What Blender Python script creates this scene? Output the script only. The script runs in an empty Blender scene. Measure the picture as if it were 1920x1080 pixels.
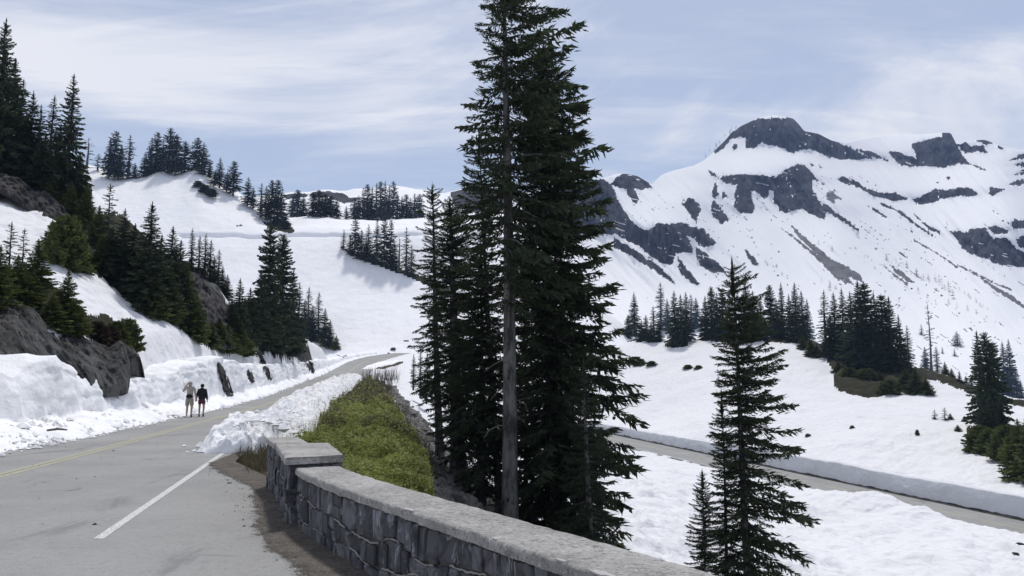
import bpy, math, random
import numpy as np
from mathutils import Vector, Matrix

# ------------------------------------------------------------------ camera, sky, sun, exposure
SC = bpy.context.scene
DENOISE = True
F = 1500.0
EYE = 1.6
TH = math.atan(180.0 / F)
cam = bpy.data.cameras.new("camera")
cam_o = bpy.data.objects.new("camera", cam)
SC.collection.objects.link(cam_o)
cam_o.location = (0, 0, EYE)
cam_o.rotation_euler = (math.pi / 2 + TH, 0, 0)
cam.sensor_width = 36.0
cam.lens = F / 1920.0 * 36.0
cam.clip_start = 0.1
cam.clip_end = 20000
SC.camera = cam_o

SUN_EL, SUN_AZ = math.radians(66), math.radians(10)     # azimuth measured from +Y (view direction) towards +X
world = bpy.data.worlds.new("World")
SC.world = world
world.use_nodes = True
wn = world.node_tree
wn.nodes.clear()
w_out = wn.nodes.new("ShaderNodeOutputWorld")
w_bg = wn.nodes.new("ShaderNodeBackground")
w_bg.inputs["Strength"].default_value = 0.11
w_sky = wn.nodes.new("ShaderNodeTexSky")
w_sky.sky_type = 'NISHITA'
w_sky.sun_disc = False
w_sky.sun_elevation = SUN_EL
w_sky.sun_rotation = SUN_AZ
w_sky.altitude = 1500
w_sky.air_density = 1.0
w_sky.dust_density = 3.5
w_sky.ozone_density = 1.6
# thin cirrus: noise stretched along bands, on a flat cloud layer seen in perspective (direction / height)
w_tc = wn.nodes.new("ShaderNodeTexCoord")
w_sep = wn.nodes.new("ShaderNodeSeparateXYZ")
wn.links.new(w_tc.outputs["Generated"], w_sep.inputs[0])
def wmath(op, a, b=None, clamp=False):
    n = wn.nodes.new("ShaderNodeMath"); n.operation = op; n.use_clamp = clamp
    for i, v in enumerate((a, b)):
        if v is None: continue
        if isinstance(v, (int, float)): n.inputs[i].default_value = v
        else: wn.links.new(v, n.inputs[i])
    return n.outputs[0]
zz = wmath('ADD', wmath('MAXIMUM', w_sep.outputs[2], 0.0), 0.16)
cx = wmath('DIVIDE', w_sep.outputs[0], zz)
cy = wmath('DIVIDE', w_sep.outputs[1], zz)
w_cmb = wn.nodes.new("ShaderNodeCombineXYZ")
wn.links.new(cx, w_cmb.inputs[0]); wn.links.new(cy, w_cmb.inputs[1])
def wnoise(scale, loc, rot, stretch, detail=7, rough=0.55, dist=0.6):
    mp = wn.nodes.new("ShaderNodeMapping")
    mp.inputs["Location"].default_value = loc
    mp.inputs["Rotation"].default_value = (0, 0, rot)
    mp.inputs["Scale"].default_value = stretch
    wn.links.new(w_cmb.outputs[0], mp.inputs[0])
    nz = wn.nodes.new("ShaderNodeTexNoise")
    nz.inputs["Scale"].default_value = scale
    nz.inputs["Detail"].default_value = detail
    nz.inputs["Roughness"].default_value = rough
    nz.inputs["Distortion"].default_value = dist
    wn.links.new(mp.outputs[0], nz.inputs["Vector"])
    return nz.outputs["Fac"]
def wramp(v, a, b):
    n = wn.nodes.new("ShaderNodeMapRange"); n.interpolation_type = 'SMOOTHSTEP'
    n.inputs["From Min"].default_value = a; n.inputs["From Max"].default_value = b
    wn.links.new(v, n.inputs["Value"])
    return n.outputs[0]
SKY_X, SKY_Y = 0.3, 4.4
n_big = wramp(wnoise(0.62, (SKY_X, SKY_Y, 0), 0.35, (0.9, 1.5, 1), 9, 0.62), 0.50, 0.64)
n_wisp = wramp(wnoise(1.3, (0.4, 5.2, 0), 0.25, (0.55, 2.6, 1), 9, 0.64), 0.46, 0.74)
cl = wmath('ADD', wmath('MULTIPLY', n_big, 0.85), wmath('MULTIPLY', n_wisp, 0.55), True)
veil = wmath('ADD', wmath('MULTIPLY', cl, 0.74), 0.32, True)
w_mix = wn.nodes.new("ShaderNodeMix"); w_mix.data_type = 'RGBA'
wn.links.new(veil, w_mix.inputs["Factor"])
wn.links.new(w_sky.outputs[0], w_mix.inputs["A"])
w_mix.inputs["B"].default_value = (7.3, 7.4, 7.9, 1)
wn.links.new(w_mix.outputs["Result"], w_bg.inputs["Color"])
wn.links.new(w_bg.outputs[0], w_out.inputs[0])

sun = bpy.data.lights.new("sun", 'SUN')
sun.energy = 2.35
sun.angle = math.radians(5.0)
sun.color = (1.0, 0.965, 0.91)
sun_o = bpy.data.objects.new("sun", sun)
SC.collection.objects.link(sun_o)
_sd = Vector((math.sin(SUN_AZ) * math.cos(SUN_EL), math.cos(SUN_AZ) * math.cos(SUN_EL), math.sin(SUN_EL)))
sun_o.rotation_euler = (-_sd).to_track_quat('-Z', 'Y').to_euler()
SC.view_settings.view_transform = 'Standard'
SC.view_settings.look = 'None'
SC.view_settings.exposure = 0.15
SC.view_settings.gamma = 1.0
SC.view_settings.use_curve_mapping = False
SC.cycles.max_bounces = 6
SC.cycles.diffuse_bounces = 3
SC.cycles.glossy_bounces = 2
SC.cycles.volume_bounces = 0
SC.cycles.use_adaptive_sampling = True
SC.cycles.adaptive_threshold = 0.01
try: SC.cycles.use_denoising = DENOISE
except Exception: pass

# ------------------------------------------------------------------ helpers
def ray(px, py):
    """pixel of the 1920x1080 photograph -> (X/Y, (Z-EYE)/Y) of its line of sight"""
    u = (np.asarray(px, float) - 960) / F
    v = (540 - np.asarray(py, float)) / F
    c = math.cos(TH) - v * math.sin(TH)
    return u / c, (math.sin(TH) + v * math.cos(TH)) / c
def P(px, py, Y):
    a, e = ray(px, py)
    return np.stack([a * Y, np.asarray(Y, float) + 0 * a, EYE + e * Y], -1)
def proj(V):
    V = np.asarray(V, float)
    y = V[..., 1]; z = V[..., 2] - EYE
    dep = y * math.cos(TH) + z * math.sin(TH)
    return 960 + F * V[..., 0] / dep, 540 - F * (-y * math.sin(TH) + z * math.cos(TH)) / dep

def _hash(ix, iy, iz, seed):
    h = (ix.astype(np.int64) * 374761393 + iy.astype(np.int64) * 668265263 + iz.astype(np.int64) * 2147483647 + seed * 974634777) & 0xFFFFFFFF
    h = ((h ^ (h >> 13)) * 1274126177) & 0xFFFFFFFF
    h = (h ^ (h >> 16)) & 0xFFFFFFFF
    h = (h * 2246822519) & 0xFFFFFFFF
    h = h ^ (h >> 15)
    return (h & 0xFFFFFF) / float(0xFFFFFF)
def vnoise(x, y, seed=0):
    x, y = np.broadcast_arrays(np.asarray(x, float), np.asarray(y, float))
    ix = np.floor(x); iy = np.floor(y); fx = x - ix; fy = y - iy
    fx = fx * fx * fx * (fx * (fx * 6 - 15) + 10); fy = fy * fy * fy * (fy * (fy * 6 - 15) + 10)
    z = np.zeros_like(ix)
    a = _hash(ix, iy, z, seed); b = _hash(ix + 1, iy, z, seed)
    c = _hash(ix, iy + 1, z, seed); d = _hash(ix + 1, iy + 1, z, seed)
    return (a * (1 - fx) + b * fx) * (1 - fy) + (c * (1 - fx) + d * fx) * fy
def fbm(x, y, octv=4, seed=0, gain=0.5):
    """fractal noise centred on 0, about -0.5..0.5"""
    s = 0; amp = 1; tot = 0
    for o in range(octv):
        s = s + amp * vnoise(np.asarray(x) * 2 ** o + 17.3 * o, np.asarray(y) * 2 ** o - 9.1 * o, seed + o)
        tot += amp; amp *= gain
    return s / tot - 0.5
def ridged(x, y, octv=4, seed=0):
    s = 0; amp = 1; tot = 0
    for o in range(octv):
        n = vnoise(np.asarray(x) * 2 ** o + 7.7 * o, np.asarray(y) * 2 ** o + 3.3 * o, seed + o)
        s = s + amp * (1 - np.abs(2 * n - 1)); tot += amp; amp *= 0.5
    return s / tot
def vnoise3(x, y, z, seed=0):
    ix = np.floor(x); iy = np.floor(y); iz = np.floor(z)
    fx = x - ix; fy = y - iy; fz = z - iz
    fx = fx * fx * (3 - 2 * fx); fy = fy * fy * (3 - 2 * fy); fz = fz * fz * (3 - 2 * fz)
    r = 0
    for dx in (0, 1):
        for dy in (0, 1):
            for dz in (0, 1):
                w = (fx if dx else 1 - fx) * (fy if dy else 1 - fy) * (fz if dz else 1 - fz)
                r = r + w * _hash(ix + dx, iy + dy, iz + dz, seed)
    return r
def fbm3(p, scale, octv=3, seed=0):
    s = 0; amp = 1; tot = 0
    for o in range(octv):
        q = p * scale * 2 ** o + 5.7 * o
        s = s + amp * vnoise3(q[..., 0], q[..., 1], q[..., 2], seed + o); tot += amp; amp *= 0.5
    return s / tot - 0.5

def interp(x, pts, k=1):
    pts = sorted(pts)
    return np.interp(x, [p[0] for p in pts], [p[k] for p in pts])
def smooth1(a, s, axis=-1):
    """gaussian blur with edge padding along one axis; s in samples"""
    r = int(3 * s + 1)
    k = np.exp(-0.5 * (np.arange(-r, r + 1) / s) ** 2); k /= k.sum()
    a = np.moveaxis(a, axis, -1)
    p = np.concatenate([np.repeat(a[..., :1], r, -1), a, np.repeat(a[..., -1:], r, -1)], -1)
    out = np.apply_along_axis(lambda v: np.convolve(v, k, 'valid'), -1, p)
    return np.moveaxis(out, -1, axis)
def sinterp(x, pts, s, k=1):
    """polyline through pts, rounded with a gaussian of s pixels"""
    st = max(1.0, s / 4)
    xs = np.arange(min(x) - 1, max(x) + st + 1, st)
    return np.interp(x, xs, smooth1(interp(xs, pts, k), s / st))

def sdf_poly(px, py, poly):
    """signed distance (pixels, positive inside) to a polygon, computed only near it"""
    poly = np.asarray(poly, float)
    out = np.full(px.shape, -1e3)
    m = (px > poly[:, 0].min() - 25) & (px < poly[:, 0].max() + 25) & (py > poly[:, 1].min() - 25) & (py < poly[:, 1].max() + 25)
    if not m.any(): return out
    x = px[m]; y = py[m]
    d2 = np.full(x.shape, 1e9); ins = np.zeros(x.shape, bool)
    n = len(poly)
    for i in range(n):
        x0, y0 = poly[i]; x1, y1 = poly[(i + 1) % n]
        ex, ey = x1 - x0, y1 - y0
        t = np.clip(((x - x0) * ex + (y - y0) * ey) / (ex * ex + ey * ey + 1e-9), 0, 1)
        d2 = np.minimum(d2, (x - x0 - t * ex) ** 2 + (y - y0 - t * ey) ** 2)
        if y0 != y1:
            ins ^= ((y0 > y) != (y1 > y)) & (x < (x1 - x0) * (y - y0) / (y1 - y0) + x0)
    d = np.sqrt(d2)
    out[m] = np.where(ins, d, -d)
    return out
def thick(line, w):
    """a thin polygon round a polyline"""
    l = np.asarray(line, float); w = np.broadcast_to(np.asarray(w, float), (len(l),))
    t = np.gradient(l, axis=0); t /= np.linalg.norm(t, axis=1)[:, None]
    n = np.stack([-t[:, 1], t[:, 0]], 1) * w[:, None] / 2
    return [tuple(p) for p in np.concatenate([l + n, (l - n)[::-1]])]

COL = SC.collection
def mesh_from(name, verts, faces, smooth=False):
    """verts (n,3) and faces as one (m,k) array or a list of such arrays"""
    me = bpy.data.meshes.new(name)
    verts = np.asarray(verts, np.float32)
    if isinstance(faces, np.ndarray): faces = [faces]
    faces = [f for f in faces if len(f)]
    me.vertices.add(len(verts)); me.vertices.foreach_set("co", verts.ravel())
    nl = sum(f.size for f in faces); nf = sum(len(f) for f in faces)
    me.loops.add(nl); me.polygons.add(nf)
    me.loops.foreach_set("vertex_index", np.concatenate([f.ravel() for f in faces]).astype(np.int32))
    tot = np.concatenate([np.full(len(f), f.shape[1]) for f in faces]).astype(np.int32)
    st = np.concatenate([[0], np.cumsum(tot)[:-1]]).astype(np.int32)
    me.polygons.foreach_set("loop_start", st)
    me.polygons.foreach_set("use_smooth", np.full(nf, smooth))
    me.update(calc_edges=True)
    me.validate()
    return me
def obj(name, me, material=None, parent=None, loc=None, smooth=None):
    o = bpy.data.objects.new(name, me)
    COL.objects.link(o)
    if material is not None and me is not None and not me.materials: me.materials.append(material)
    if parent is not None: o.parent = parent
    if loc is not None: o.location = loc
    return o
def tag(o, label, cat, group=None):
    o["label"] = label; o["category"] = cat
    if group: o["group"] = group
    return o
def empty(name, loc=(0, 0, 0), rz=0.0):
    o = bpy.data.objects.new(name, None); COL.objects.link(o)
    o.location = loc; o.rotation_euler = (0, 0, rz); o.empty_display_size = 0.2
    return o
def grid_faces(r, c):
    i = np.arange((r - 1) * (c - 1)); y = i // (c - 1); x = i % (c - 1)
    a = y * c + x
    return np.stack([a, a + 1, a + c + 1, a + c], 1)
def grid_obj(name, V, mask=None, material=None, parent=None, smooth=True):
    """mesh object from a (rows, cols, 3) grid, keeping only the faces of mask"""
    r, c = V.shape[:2]
    f = grid_faces(r, c)
    if mask is not None: f = f[mask.ravel()]
    if not len(f): return None
    used, inv = np.unique(f, return_inverse=True)
    return obj(name, mesh_from(name, V.reshape(-1, 3)[used], inv.reshape(f.shape), smooth), material, parent)
class MB:
    """collects simple shapes into one mesh"""
    def __init__(s): s.v = []; s.f = []; s.n = 0
    def add(s, v, f):
        v = np.asarray(v, float)
        s.v.append(v); s.f.extend([tuple(int(i) + s.n for i in q) for q in f]); s.n += len(v)
        return s
    def tube(s, pts, rad, n=8, cap=True):
        pts = np.asarray(pts, float); rad = np.broadcast_to(np.asarray(rad, float), (len(pts),))
        t = np.gradient(pts, axis=0); t /= np.linalg.norm(t, axis=1)[:, None] + 1e-9
        up = np.array([0.0, 0, 1]) if abs(t[0, 2]) < 0.9 else np.array([0.0, 1, 0])
        A = np.cross(t, up); A /= np.linalg.norm(A, axis=1)[:, None] + 1e-9
        B = np.cross(t, A)
        th = np.linspace(0, 2 * math.pi, n, endpoint=False)
        R = pts[:, None] + rad[:, None, None] * (np.cos(th)[None, :, None] * A[:, None] + np.sin(th)[None, :, None] * B[:, None])
        f = []
        for i in range(len(pts) - 1):
            for j in range(n):
                k = (j + 1) % n
                f.append((i * n + j, i * n + k, (i + 1) * n + k, (i + 1) * n + j))
        if cap:
            f.append(tuple(range(n))[::-1]); f.append(tuple(range((len(pts) - 1) * n, len(pts) * n)))
        return s.add(R.reshape(-1, 3), f)
    def mesh(s, name, smooth=False):
        me = bpy.data.meshes.new(name)
        me.from_pydata(np.concatenate(s.v).tolist(), [], s.f)
        if smooth: me.polygons.foreach_set("use_smooth", [True] * len(me.polygons))
        me.update()
        return me
    def build(s, name, material, parent=None, smooth=False):
        return obj(name, s.mesh(name, smooth), material, parent)

# ------------------------------------------------------------------ materials
class NT:
    def __init__(s, name, rough=0.9, spec=0.2):
        s.m = bpy.data.materials.new(name); s.m.use_nodes = True
        s.t = s.m.node_tree; s.b = s.t.nodes["Principled BSDF"]
        s.b.inputs["Roughness"].default_value = rough
        s.b.inputs["Specular IOR Level"].default_value = spec
        s.tc = s.t.nodes.new("ShaderNodeTexCoord"); s.geo = s.t.nodes.new("ShaderNodeNewGeometry")
        s.pos = s.geo.outputs["Position"]
    def link(s, a, b): s.t.links.new(a, b)
    def noise(s, scale, detail=4, rough=0.55, vec=None, stretch=None, dist=0.0):
        n = s.t.nodes.new("ShaderNodeTexNoise")
        n.inputs["Scale"].default_value = scale; n.inputs["Detail"].default_value = detail
        n.inputs["Roughness"].default_value = rough; n.inputs["Distortion"].default_value = dist
        v = vec if vec is not None else s.pos
        if stretch is not None:
            m = s.t.nodes.new("ShaderNodeMapping"); m.inputs["Scale"].default_value = stretch
            s.link(v, m.inputs[0]); v = m.outputs[0]
        s.link(v, n.inputs["Vector"]); return n.outputs["Fac"]
    def voro(s, scale, feat='F1', vec=None, stretch=None):
        n = s.t.nodes.new("ShaderNodeTexVoronoi"); n.feature = feat; n.inputs["Scale"].default_value = scale
        v = vec if vec is not None else s.pos
        if stretch is not None:
            m = s.t.nodes.new("ShaderNodeMapping"); m.inputs["Scale"].default_value = stretch
            s.link(v, m.inputs[0]); v = m.outputs[0]
        s.link(v, n.inputs["Vector"]); return n.outputs["Distance"]
    def ramp(s, v, a, b, lo=0.0, hi=1.0):
        n = s.t.nodes.new("ShaderNodeMapRange"); n.interpolation_type = 'SMOOTHSTEP'
        for k, x in (("From Min", a), ("From Max", b), ("To Min", lo), ("To Max", hi)): n.inputs[k].default_value = x
        s.link(v, n.inputs["Value"]); return n.outputs[0]
    def math(s, op, a, b):
        n = s.t.nodes.new("ShaderNodeMath"); n.operation = op
        for i, v in enumerate((a, b)):
            if isinstance(v, (int, float)): n.inputs[i].default_value = v
            else: s.link(v, n.inputs[i])
        return n.outputs[0]
    def mix(s, fac, a, b, mode='MIX'):
        n = s.t.nodes.new("ShaderNodeMix"); n.data_type = 'RGBA'; n.blend_type = mode
        if isinstance(fac, (int, float)): n.inputs["Factor"].default_value = fac
        else: s.link(fac, n.inputs["Factor"])
        for k, v in (("A", a), ("B", b)):
            if isinstance(v, tuple): n.inputs[k].default_value = (*v, 1)
            else: s.link(v, n.inputs[k])
        return n.outputs["Result"]
    def color(s, c):
        if isinstance(c, tuple): s.b.inputs["Base Color"].default_value = (*c, 1)
        else: s.link(c, s.b.inputs["Base Color"])
        return s
    def bump(s, h, dist, strength=1.0):
        n = s.t.nodes.new("ShaderNodeBump"); n.inputs["Strength"].default_value = strength
        n.inputs["Distance"].default_value = dist
        s.link(h, n.inputs["Height"])
        if s.b.inputs["Normal"].is_linked: s.link(s.b.inputs["Normal"].links[0].from_socket, n.inputs["Normal"])
        s.link(n.outputs[0], s.b.inputs["Normal"]); return s
    def rand(s):
        n = s.t.nodes.new("ShaderNodeObjectInfo"); return n.outputs["Random"]

def snow_mat(name, tint=(0.86, 0.86, 0.875), dirt=(0.70, 0.67, 0.64), dscale=0.25, dlo=0.58, dhi=0.80, cups=1.1, cup_h=0.07, fine=9.0, fine_h=0.02):
    n = NT(name, 0.75, 0.15)
    d = n.ramp(n.noise(dscale, 7, 0.68, dist=0.4), dlo, dhi)
    d2 = n.ramp(n.noise(dscale * 9, 5, 0.7), 0.56, 0.78)
    c = n.mix(n.math('MULTIPLY', d, 0.55), tint, dirt)
    c = n.mix(n.math('MULTIPLY', d2, 0.22), c, dirt)
    if name == "ploughed_snow":
        band = n.ramp(n.noise(1.0, 4, 0.6, stretch=(0.25, 0.25, 5.0), dist=0.3), 0.52, 0.70)
        c = n.mix(n.math('MULTIPLY', band, 0.35), c, (0.60, 0.59, 0.59))
    n.color(c)
    n.bump(n.noise(cups, 4, 0.55), cup_h)
    n.bump(n.noise(fine, 4, 0.6), fine_h)
    n.bump(n.voro(cups * 1.7, 'SMOOTH_F1'), cup_h * 0.6)
    return n.m
M_SNOW = snow_mat("snow", tint=(0.74, 0.74, 0.755), dirt=(0.56, 0.54, 0.52), dscale=0.16, dlo=0.52, dhi=0.80, cups=0.9, cup_h=0.22, fine=5.0, fine_h=0.05)
M_SNOW_FAR = snow_mat("distant_snow", dscale=0.03, dlo=0.58, dhi=0.85, cups=0.22, cup_h=0.35, fine=1.2, fine_h=0.15)
M_SNOW_BANK = snow_mat("ploughed_snow", tint=(0.87, 0.875, 0.89), dirt=(0.58, 0.555, 0.53), dscale=0.55, dlo=0.48, dhi=0.76, cups=2.2, cup_h=0.05, fine=11.0, fine_h=0.02)
M_SNOW_SHADED = snow_mat("shade_tinted_snow", tint=(0.66, 0.67, 0.695), dirt=(0.50, 0.49, 0.49), dscale=0.4, dlo=0.46, dhi=0.74, cups=2.0, cup_h=0.05, fine=9.0, fine_h=0.02)  # shade of the lower road's far bank put into the tint, plus dirt
M_SNOW_DIRTY = snow_mat("dirty_snow", tint=(0.83, 0.83, 0.84), dirt=(0.34, 0.31, 0.28), dscale=0.9, dlo=0.46, dhi=0.70, cups=4.0, cup_h=0.07, fine=18.0, fine_h=0.03)

def rock_mat(name, a, b, c, scale, bscale, bh, stretch=None):
    n = NT(name, 0.92, 0.2)
    v1 = n.noise(scale, 8, 0.62, stretch=stretch, dist=0.5)
    v2 = n.noise(scale * 4.3, 6, 0.65, stretch=stretch)
    col = n.mix(n.ramp(v1, 0.38, 0.64), a, b)
    col = n.mix(n.ramp(v2, 0.55, 0.78), col, c)
    wv = n.t.nodes.new("ShaderNodeTexNoise"); wv.inputs["Scale"].default_value = scale * 3; wv.inputs["Detail"].default_value = 5; n.link(n.pos, wv.inputs["Vector"])
    wm = n.t.nodes.new("ShaderNodeMix"); wm.data_type = 'VECTOR'; wm.inputs["Factor"].default_value = 0.5
    ws = n.t.nodes.new("ShaderNodeVectorMath"); ws.operation = 'SCALE'; ws.inputs["Scale"].default_value = 1.2 / scale
    n.link(wv.outputs["Color"], ws.inputs[0])
    wa = n.t.nodes.new("ShaderNodeVectorMath"); wa.operation = 'ADD'; n.link(n.pos, wa.inputs[0]); n.link(ws.outputs[0], wa.inputs[1])
    crack = n.ramp(n.voro(scale * 1.6, 'DISTANCE_TO_EDGE', vec=wa.outputs[0], stretch=stretch), 0.0, 0.05)
    crack = n.math('MAXIMUM', crack, n.ramp(n.noise(scale * 1.7, 3), 0.40, 0.54))
    col = n.mix(crack, (a[0] * .4, a[1] * .4, a[2] * .4), col)
    v3 = n.noise(scale * 16, 5, 0.7)
    col = n.mix(n.math('MULTIPLY', n.ramp(v3, 0.48, 0.70), 0.45), col, (a[0] * .55, a[1] * .55, a[2] * .55))
    n.color(col)
    n.bump(n.noise(bscale, 7, 0.65, stretch=stretch), bh)
    n.bump(n.noise(bscale * 4, 6, 0.7), bh * 0.35)
    n.bump(crack, bh * 0.4)
    return n.m
M_ROCK = rock_mat("grey_rock", (0.050, 0.049, 0.049), (0.160, 0.157, 0.153), (0.29, 0.28, 0.27), 0.8, 3.0, 0.30, (1.0, 1.0, 0.45))
M_ROCK_DARK = rock_mat("dark_rock", (0.035, 0.033, 0.034), (0.085, 0.080, 0.078), (0.15, 0.14, 0.13), 0.9, 3.0, 0.12, (1.0, 1.0, 0.5))
M_CLIFF = rock_mat("mountain_cliff_rock", (0.022, 0.022, 0.028), (0.080, 0.078, 0.088), (0.16, 0.155, 0.16), 0.035, 0.12, 3.0, (1.4, 1.4, 0.45))
M_SCREE_FAR = rock_mat("distant_scree", (0.13, 0.125, 0.125), (0.21, 0.20, 0.20), (0.30, 0.29, 0.29), 0.08, 0.4, 0.8)
M_SCREE = rock_mat("scree_rubble", (0.12, 0.115, 0.11), (0.25, 0.235, 0.22), (0.40, 0.38, 0.355), 2.0, 9.0, 0.06)
def soil_mat(name, a, b, c, scale):
    n = NT(name, 0.95, 0.1)
    col = n.mix(n.ramp(n.noise(scale, 6, 0.65), 0.38, 0.64), a, b)
    col = n.mix(n.ramp(n.noise(scale * 5, 5, 0.7), 0.52, 0.75), col, c)
    n.color(col); n.bump(n.noise(scale * 6, 5, 0.7), 0.10)
    return n.m
M_HEATHER = soil_mat("heather_ground", (0.022, 0.024, 0.014), (0.046, 0.041, 0.024), (0.080, 0.062, 0.040), 0.8)
M_FOREST = soil_mat("forest_floor", (0.022, 0.024, 0.014), (0.040, 0.040, 0.022), (0.070, 0.055, 0.038), 0.7)
M_SOIL = soil_mat("bank_soil", (0.050, 0.045, 0.028), (0.085, 0.075, 0.045), (0.14, 0.115, 0.080), 1.6)
M_GRAVEL = soil_mat("gravel_dirt", (0.115, 0.095, 0.075), (0.175, 0.150, 0.122), (0.26, 0.235, 0.205), 5.0)

_g = NT("frayed_gravel", 0.95, 0.1)      # cover attribute thins the litter out into separate patches and grains
_c = _g.mix(_g.ramp(_g.noise(4, 6, 0.65), 0.36, 0.66), (0.080, 0.070, 0.060), (0.135, 0.121, 0.106))
_c = _g.mix(_g.ramp(_g.noise(38, 5, 0.75), 0.50, 0.70), _c, (0.24, 0.222, 0.20))
_c = _g.mix(_g.ramp(_g.noise(55, 3, 0.7), 0.58, 0.72), _c, (0.05, 0.04, 0.032))
_g.color(_c); _g.bump(_g.noise(45, 4, 0.7), 0.012)
_a = _g.t.nodes.new("ShaderNodeAttribute"); _a.attribute_name = "cover"
_n = _g.math('ADD', _g.math('MULTIPLY', _g.noise(3.2, 5, 0.7), 0.75), _g.math('MULTIPLY', _g.noise(60, 3, 0.7), 0.55))
_s = _g.math('ADD', _g.math('MULTIPLY', _a.outputs["Fac"], 1.15), _g.math('SUBTRACT', _n, 0.65))
_g.link(_g.ramp(_s, 0.36, 0.46), _g.b.inputs["Alpha"])
M_GRAVEL_FRAY = _g.m

def asphalt():
    n = NT("old_grey_asphalt", 0.88, 0.25)
    big = n.noise(0.35, 6, 0.6)
    mid = n.noise(2.2, 6, 0.65)
    fine = n.noise(55, 3, 0.7)
    col = n.mix(n.ramp(big, 0.35, 0.66), (0.275, 0.273, 0.265), (0.335, 0.333, 0.322))
    col = n.mix(n.math('MULTIPLY', n.ramp(mid, 0.52, 0.75), 0.45), col, (0.36, 0.355, 0.34))
    col = n.mix(n.math('MULTIPLY', n.ramp(fine, 0.45, 0.72), 0.55), col, (0.17, 0.17, 0.166))
    # dark tyre scuffs and stains with their own shapes
    st = n.ramp(n.noise(0.8, 5, 0.7, stretch=(1.0, 0.28, 1.0), dist=0.8), 0.56, 0.70)
    col = n.mix(n.math('MULTIPLY', st, 0.50), col, (0.13, 0.13, 0.13))
    # hairline cracks
    mp = n.t.nodes.new("ShaderNodeMix"); mp.data_type = 'VECTOR'
    nz = n.t.nodes.new("ShaderNodeTexNoise"); nz.inputs["Scale"].default_value = 1.3; n.link(n.pos, nz.inputs["Vector"])
    mp.inputs["Factor"].default_value = 0.12
    n.link(n.pos, mp.inputs["A"]); n.link(nz.outputs["Color"], mp.inputs["B"])
    cr = n.ramp(n.voro(0.55, 'DISTANCE_TO_EDGE', vec=mp.outputs["Result"]), 0.0, 0.010)
    brk = n.ramp(n.noise(0.6, 3), 0.36, 0.42)
    crm = n.math('MAXIMUM', cr, brk)
    col = n.mix(crm, (0.16, 0.16, 0.155), col)
    pit = n.ramp(n.noise(9, 4, 0.75), 0.66, 0.72)
    col = n.mix(n.math('MULTIPLY', pit, 0.6), col, (0.11, 0.11, 0.108))
    gr = n.noise(11, 5, 0.8)
    col = n.mix(n.math('MULTIPLY', n.ramp(gr, 0.50, 0.68), 0.55), col, (0.19, 0.19, 0.186))
    col = n.mix(n.math('MULTIPLY', n.ramp(n.noise(17, 4, 0.8), 0.56, 0.70), 0.6), col, (0.42, 0.415, 0.40))
    n.color(col); n.bump(fine, 0.006); n.bump(gr, 0.012); n.bump(mid, 0.01)
    return n.m
M_ASPHALT = asphalt()
def paint(name, c, wear_lo, wear_hi):
    n = NT(name, 0.7, 0.3)
    w = n.ramp(n.noise(7, 6, 0.7), wear_lo, wear_hi)
    w2 = n.ramp(n.noise(40, 3, 0.7), 0.35, 0.6)
    n.color(n.mix(n.math('MULTIPLY', w, w2), (0.25, 0.25, 0.24), c))
    return n.m
M_YELLOW = paint("worn_yellow_paint", (0.50, 0.46, 0.27), 0.30, 0.52)
M_WHITE = paint("worn_white_paint", (0.72, 0.72, 0.70), 0.22, 0.42)
def concrete():
    n = NT("weathered_coping_concrete", 0.92, 0.2)
    col = n.mix(n.ramp(n.noise(1.8, 6, 0.6), 0.35, 0.68), (0.32, 0.312, 0.298), (0.46, 0.45, 0.433))
    sp = n.noise(42, 5, 0.8)
    col = n.mix(n.math('MULTIPLY', n.ramp(sp, 0.50, 0.66), 0.8), col, (0.11, 0.106, 0.10))
    pale = n.ramp(n.noise(2.6, 5, 0.7, stretch=(1, 1, 1)), 0.64, 0.71)
    col = n.mix(n.math('MULTIPLY', pale, 0.55), col, (0.56, 0.555, 0.54))
    g2 = n.noise(16, 5, 0.75)
    col = n.mix(n.math('MULTIPLY', n.ramp(g2, 0.50, 0.64), 0.7), col, (0.15, 0.145, 0.138))
    col = n.mix(n.math('MULTIPLY', n.ramp(n.noise(23, 4, 0.75), 0.54, 0.66), 0.9), col, (0.56, 0.55, 0.53))
    n.color(col); n.bump(sp, 0.010); n.bump(g2, 0.012)
    return n.m
M_COPING = concrete()
def stone_mat():
    n = NT("blue_grey_wall_stone", 0.85, 0.3)
    r = n.rand()
    base = n.mix(r, (0.050, 0.052, 0.062), (0.185, 0.188, 0.205))
    base = n.mix(n.ramp(n.noise(4.5, 7, 0.65, dist=0.8), 0.42, 0.66), base, (0.050, 0.049, 0.054))
    base = n.mix(n.math('MULTIPLY', n.ramp(n.noise(7, 6, 0.7, stretch=(1, 1, 0.4), dist=1.2), 0.55, 0.66), 0.85), base, (0.33, 0.34, 0.37))
    n.color(base); n.bump(n.noise(14, 6, 0.65), 0.02)
    return n.m
M_STONE = stone_mat()
n_ = NT("dark_mortar", 0.95, 0.1); n_.color(n_.mix(n_.noise(9, 5), (0.075, 0.07, 0.068), (0.16, 0.152, 0.145))); n_.bump(n_.noise(30, 4), 0.01); M_MORTAR = n_.m
n_ = NT("pale_mortar_bead", 0.95, 0.1); n_.color(n_.mix(n_.noise(14, 5), (0.22, 0.21, 0.20), (0.36, 0.348, 0.33))); n_.bump(n_.noise(40, 4), 0.006); M_BEAD = n_.m

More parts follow.
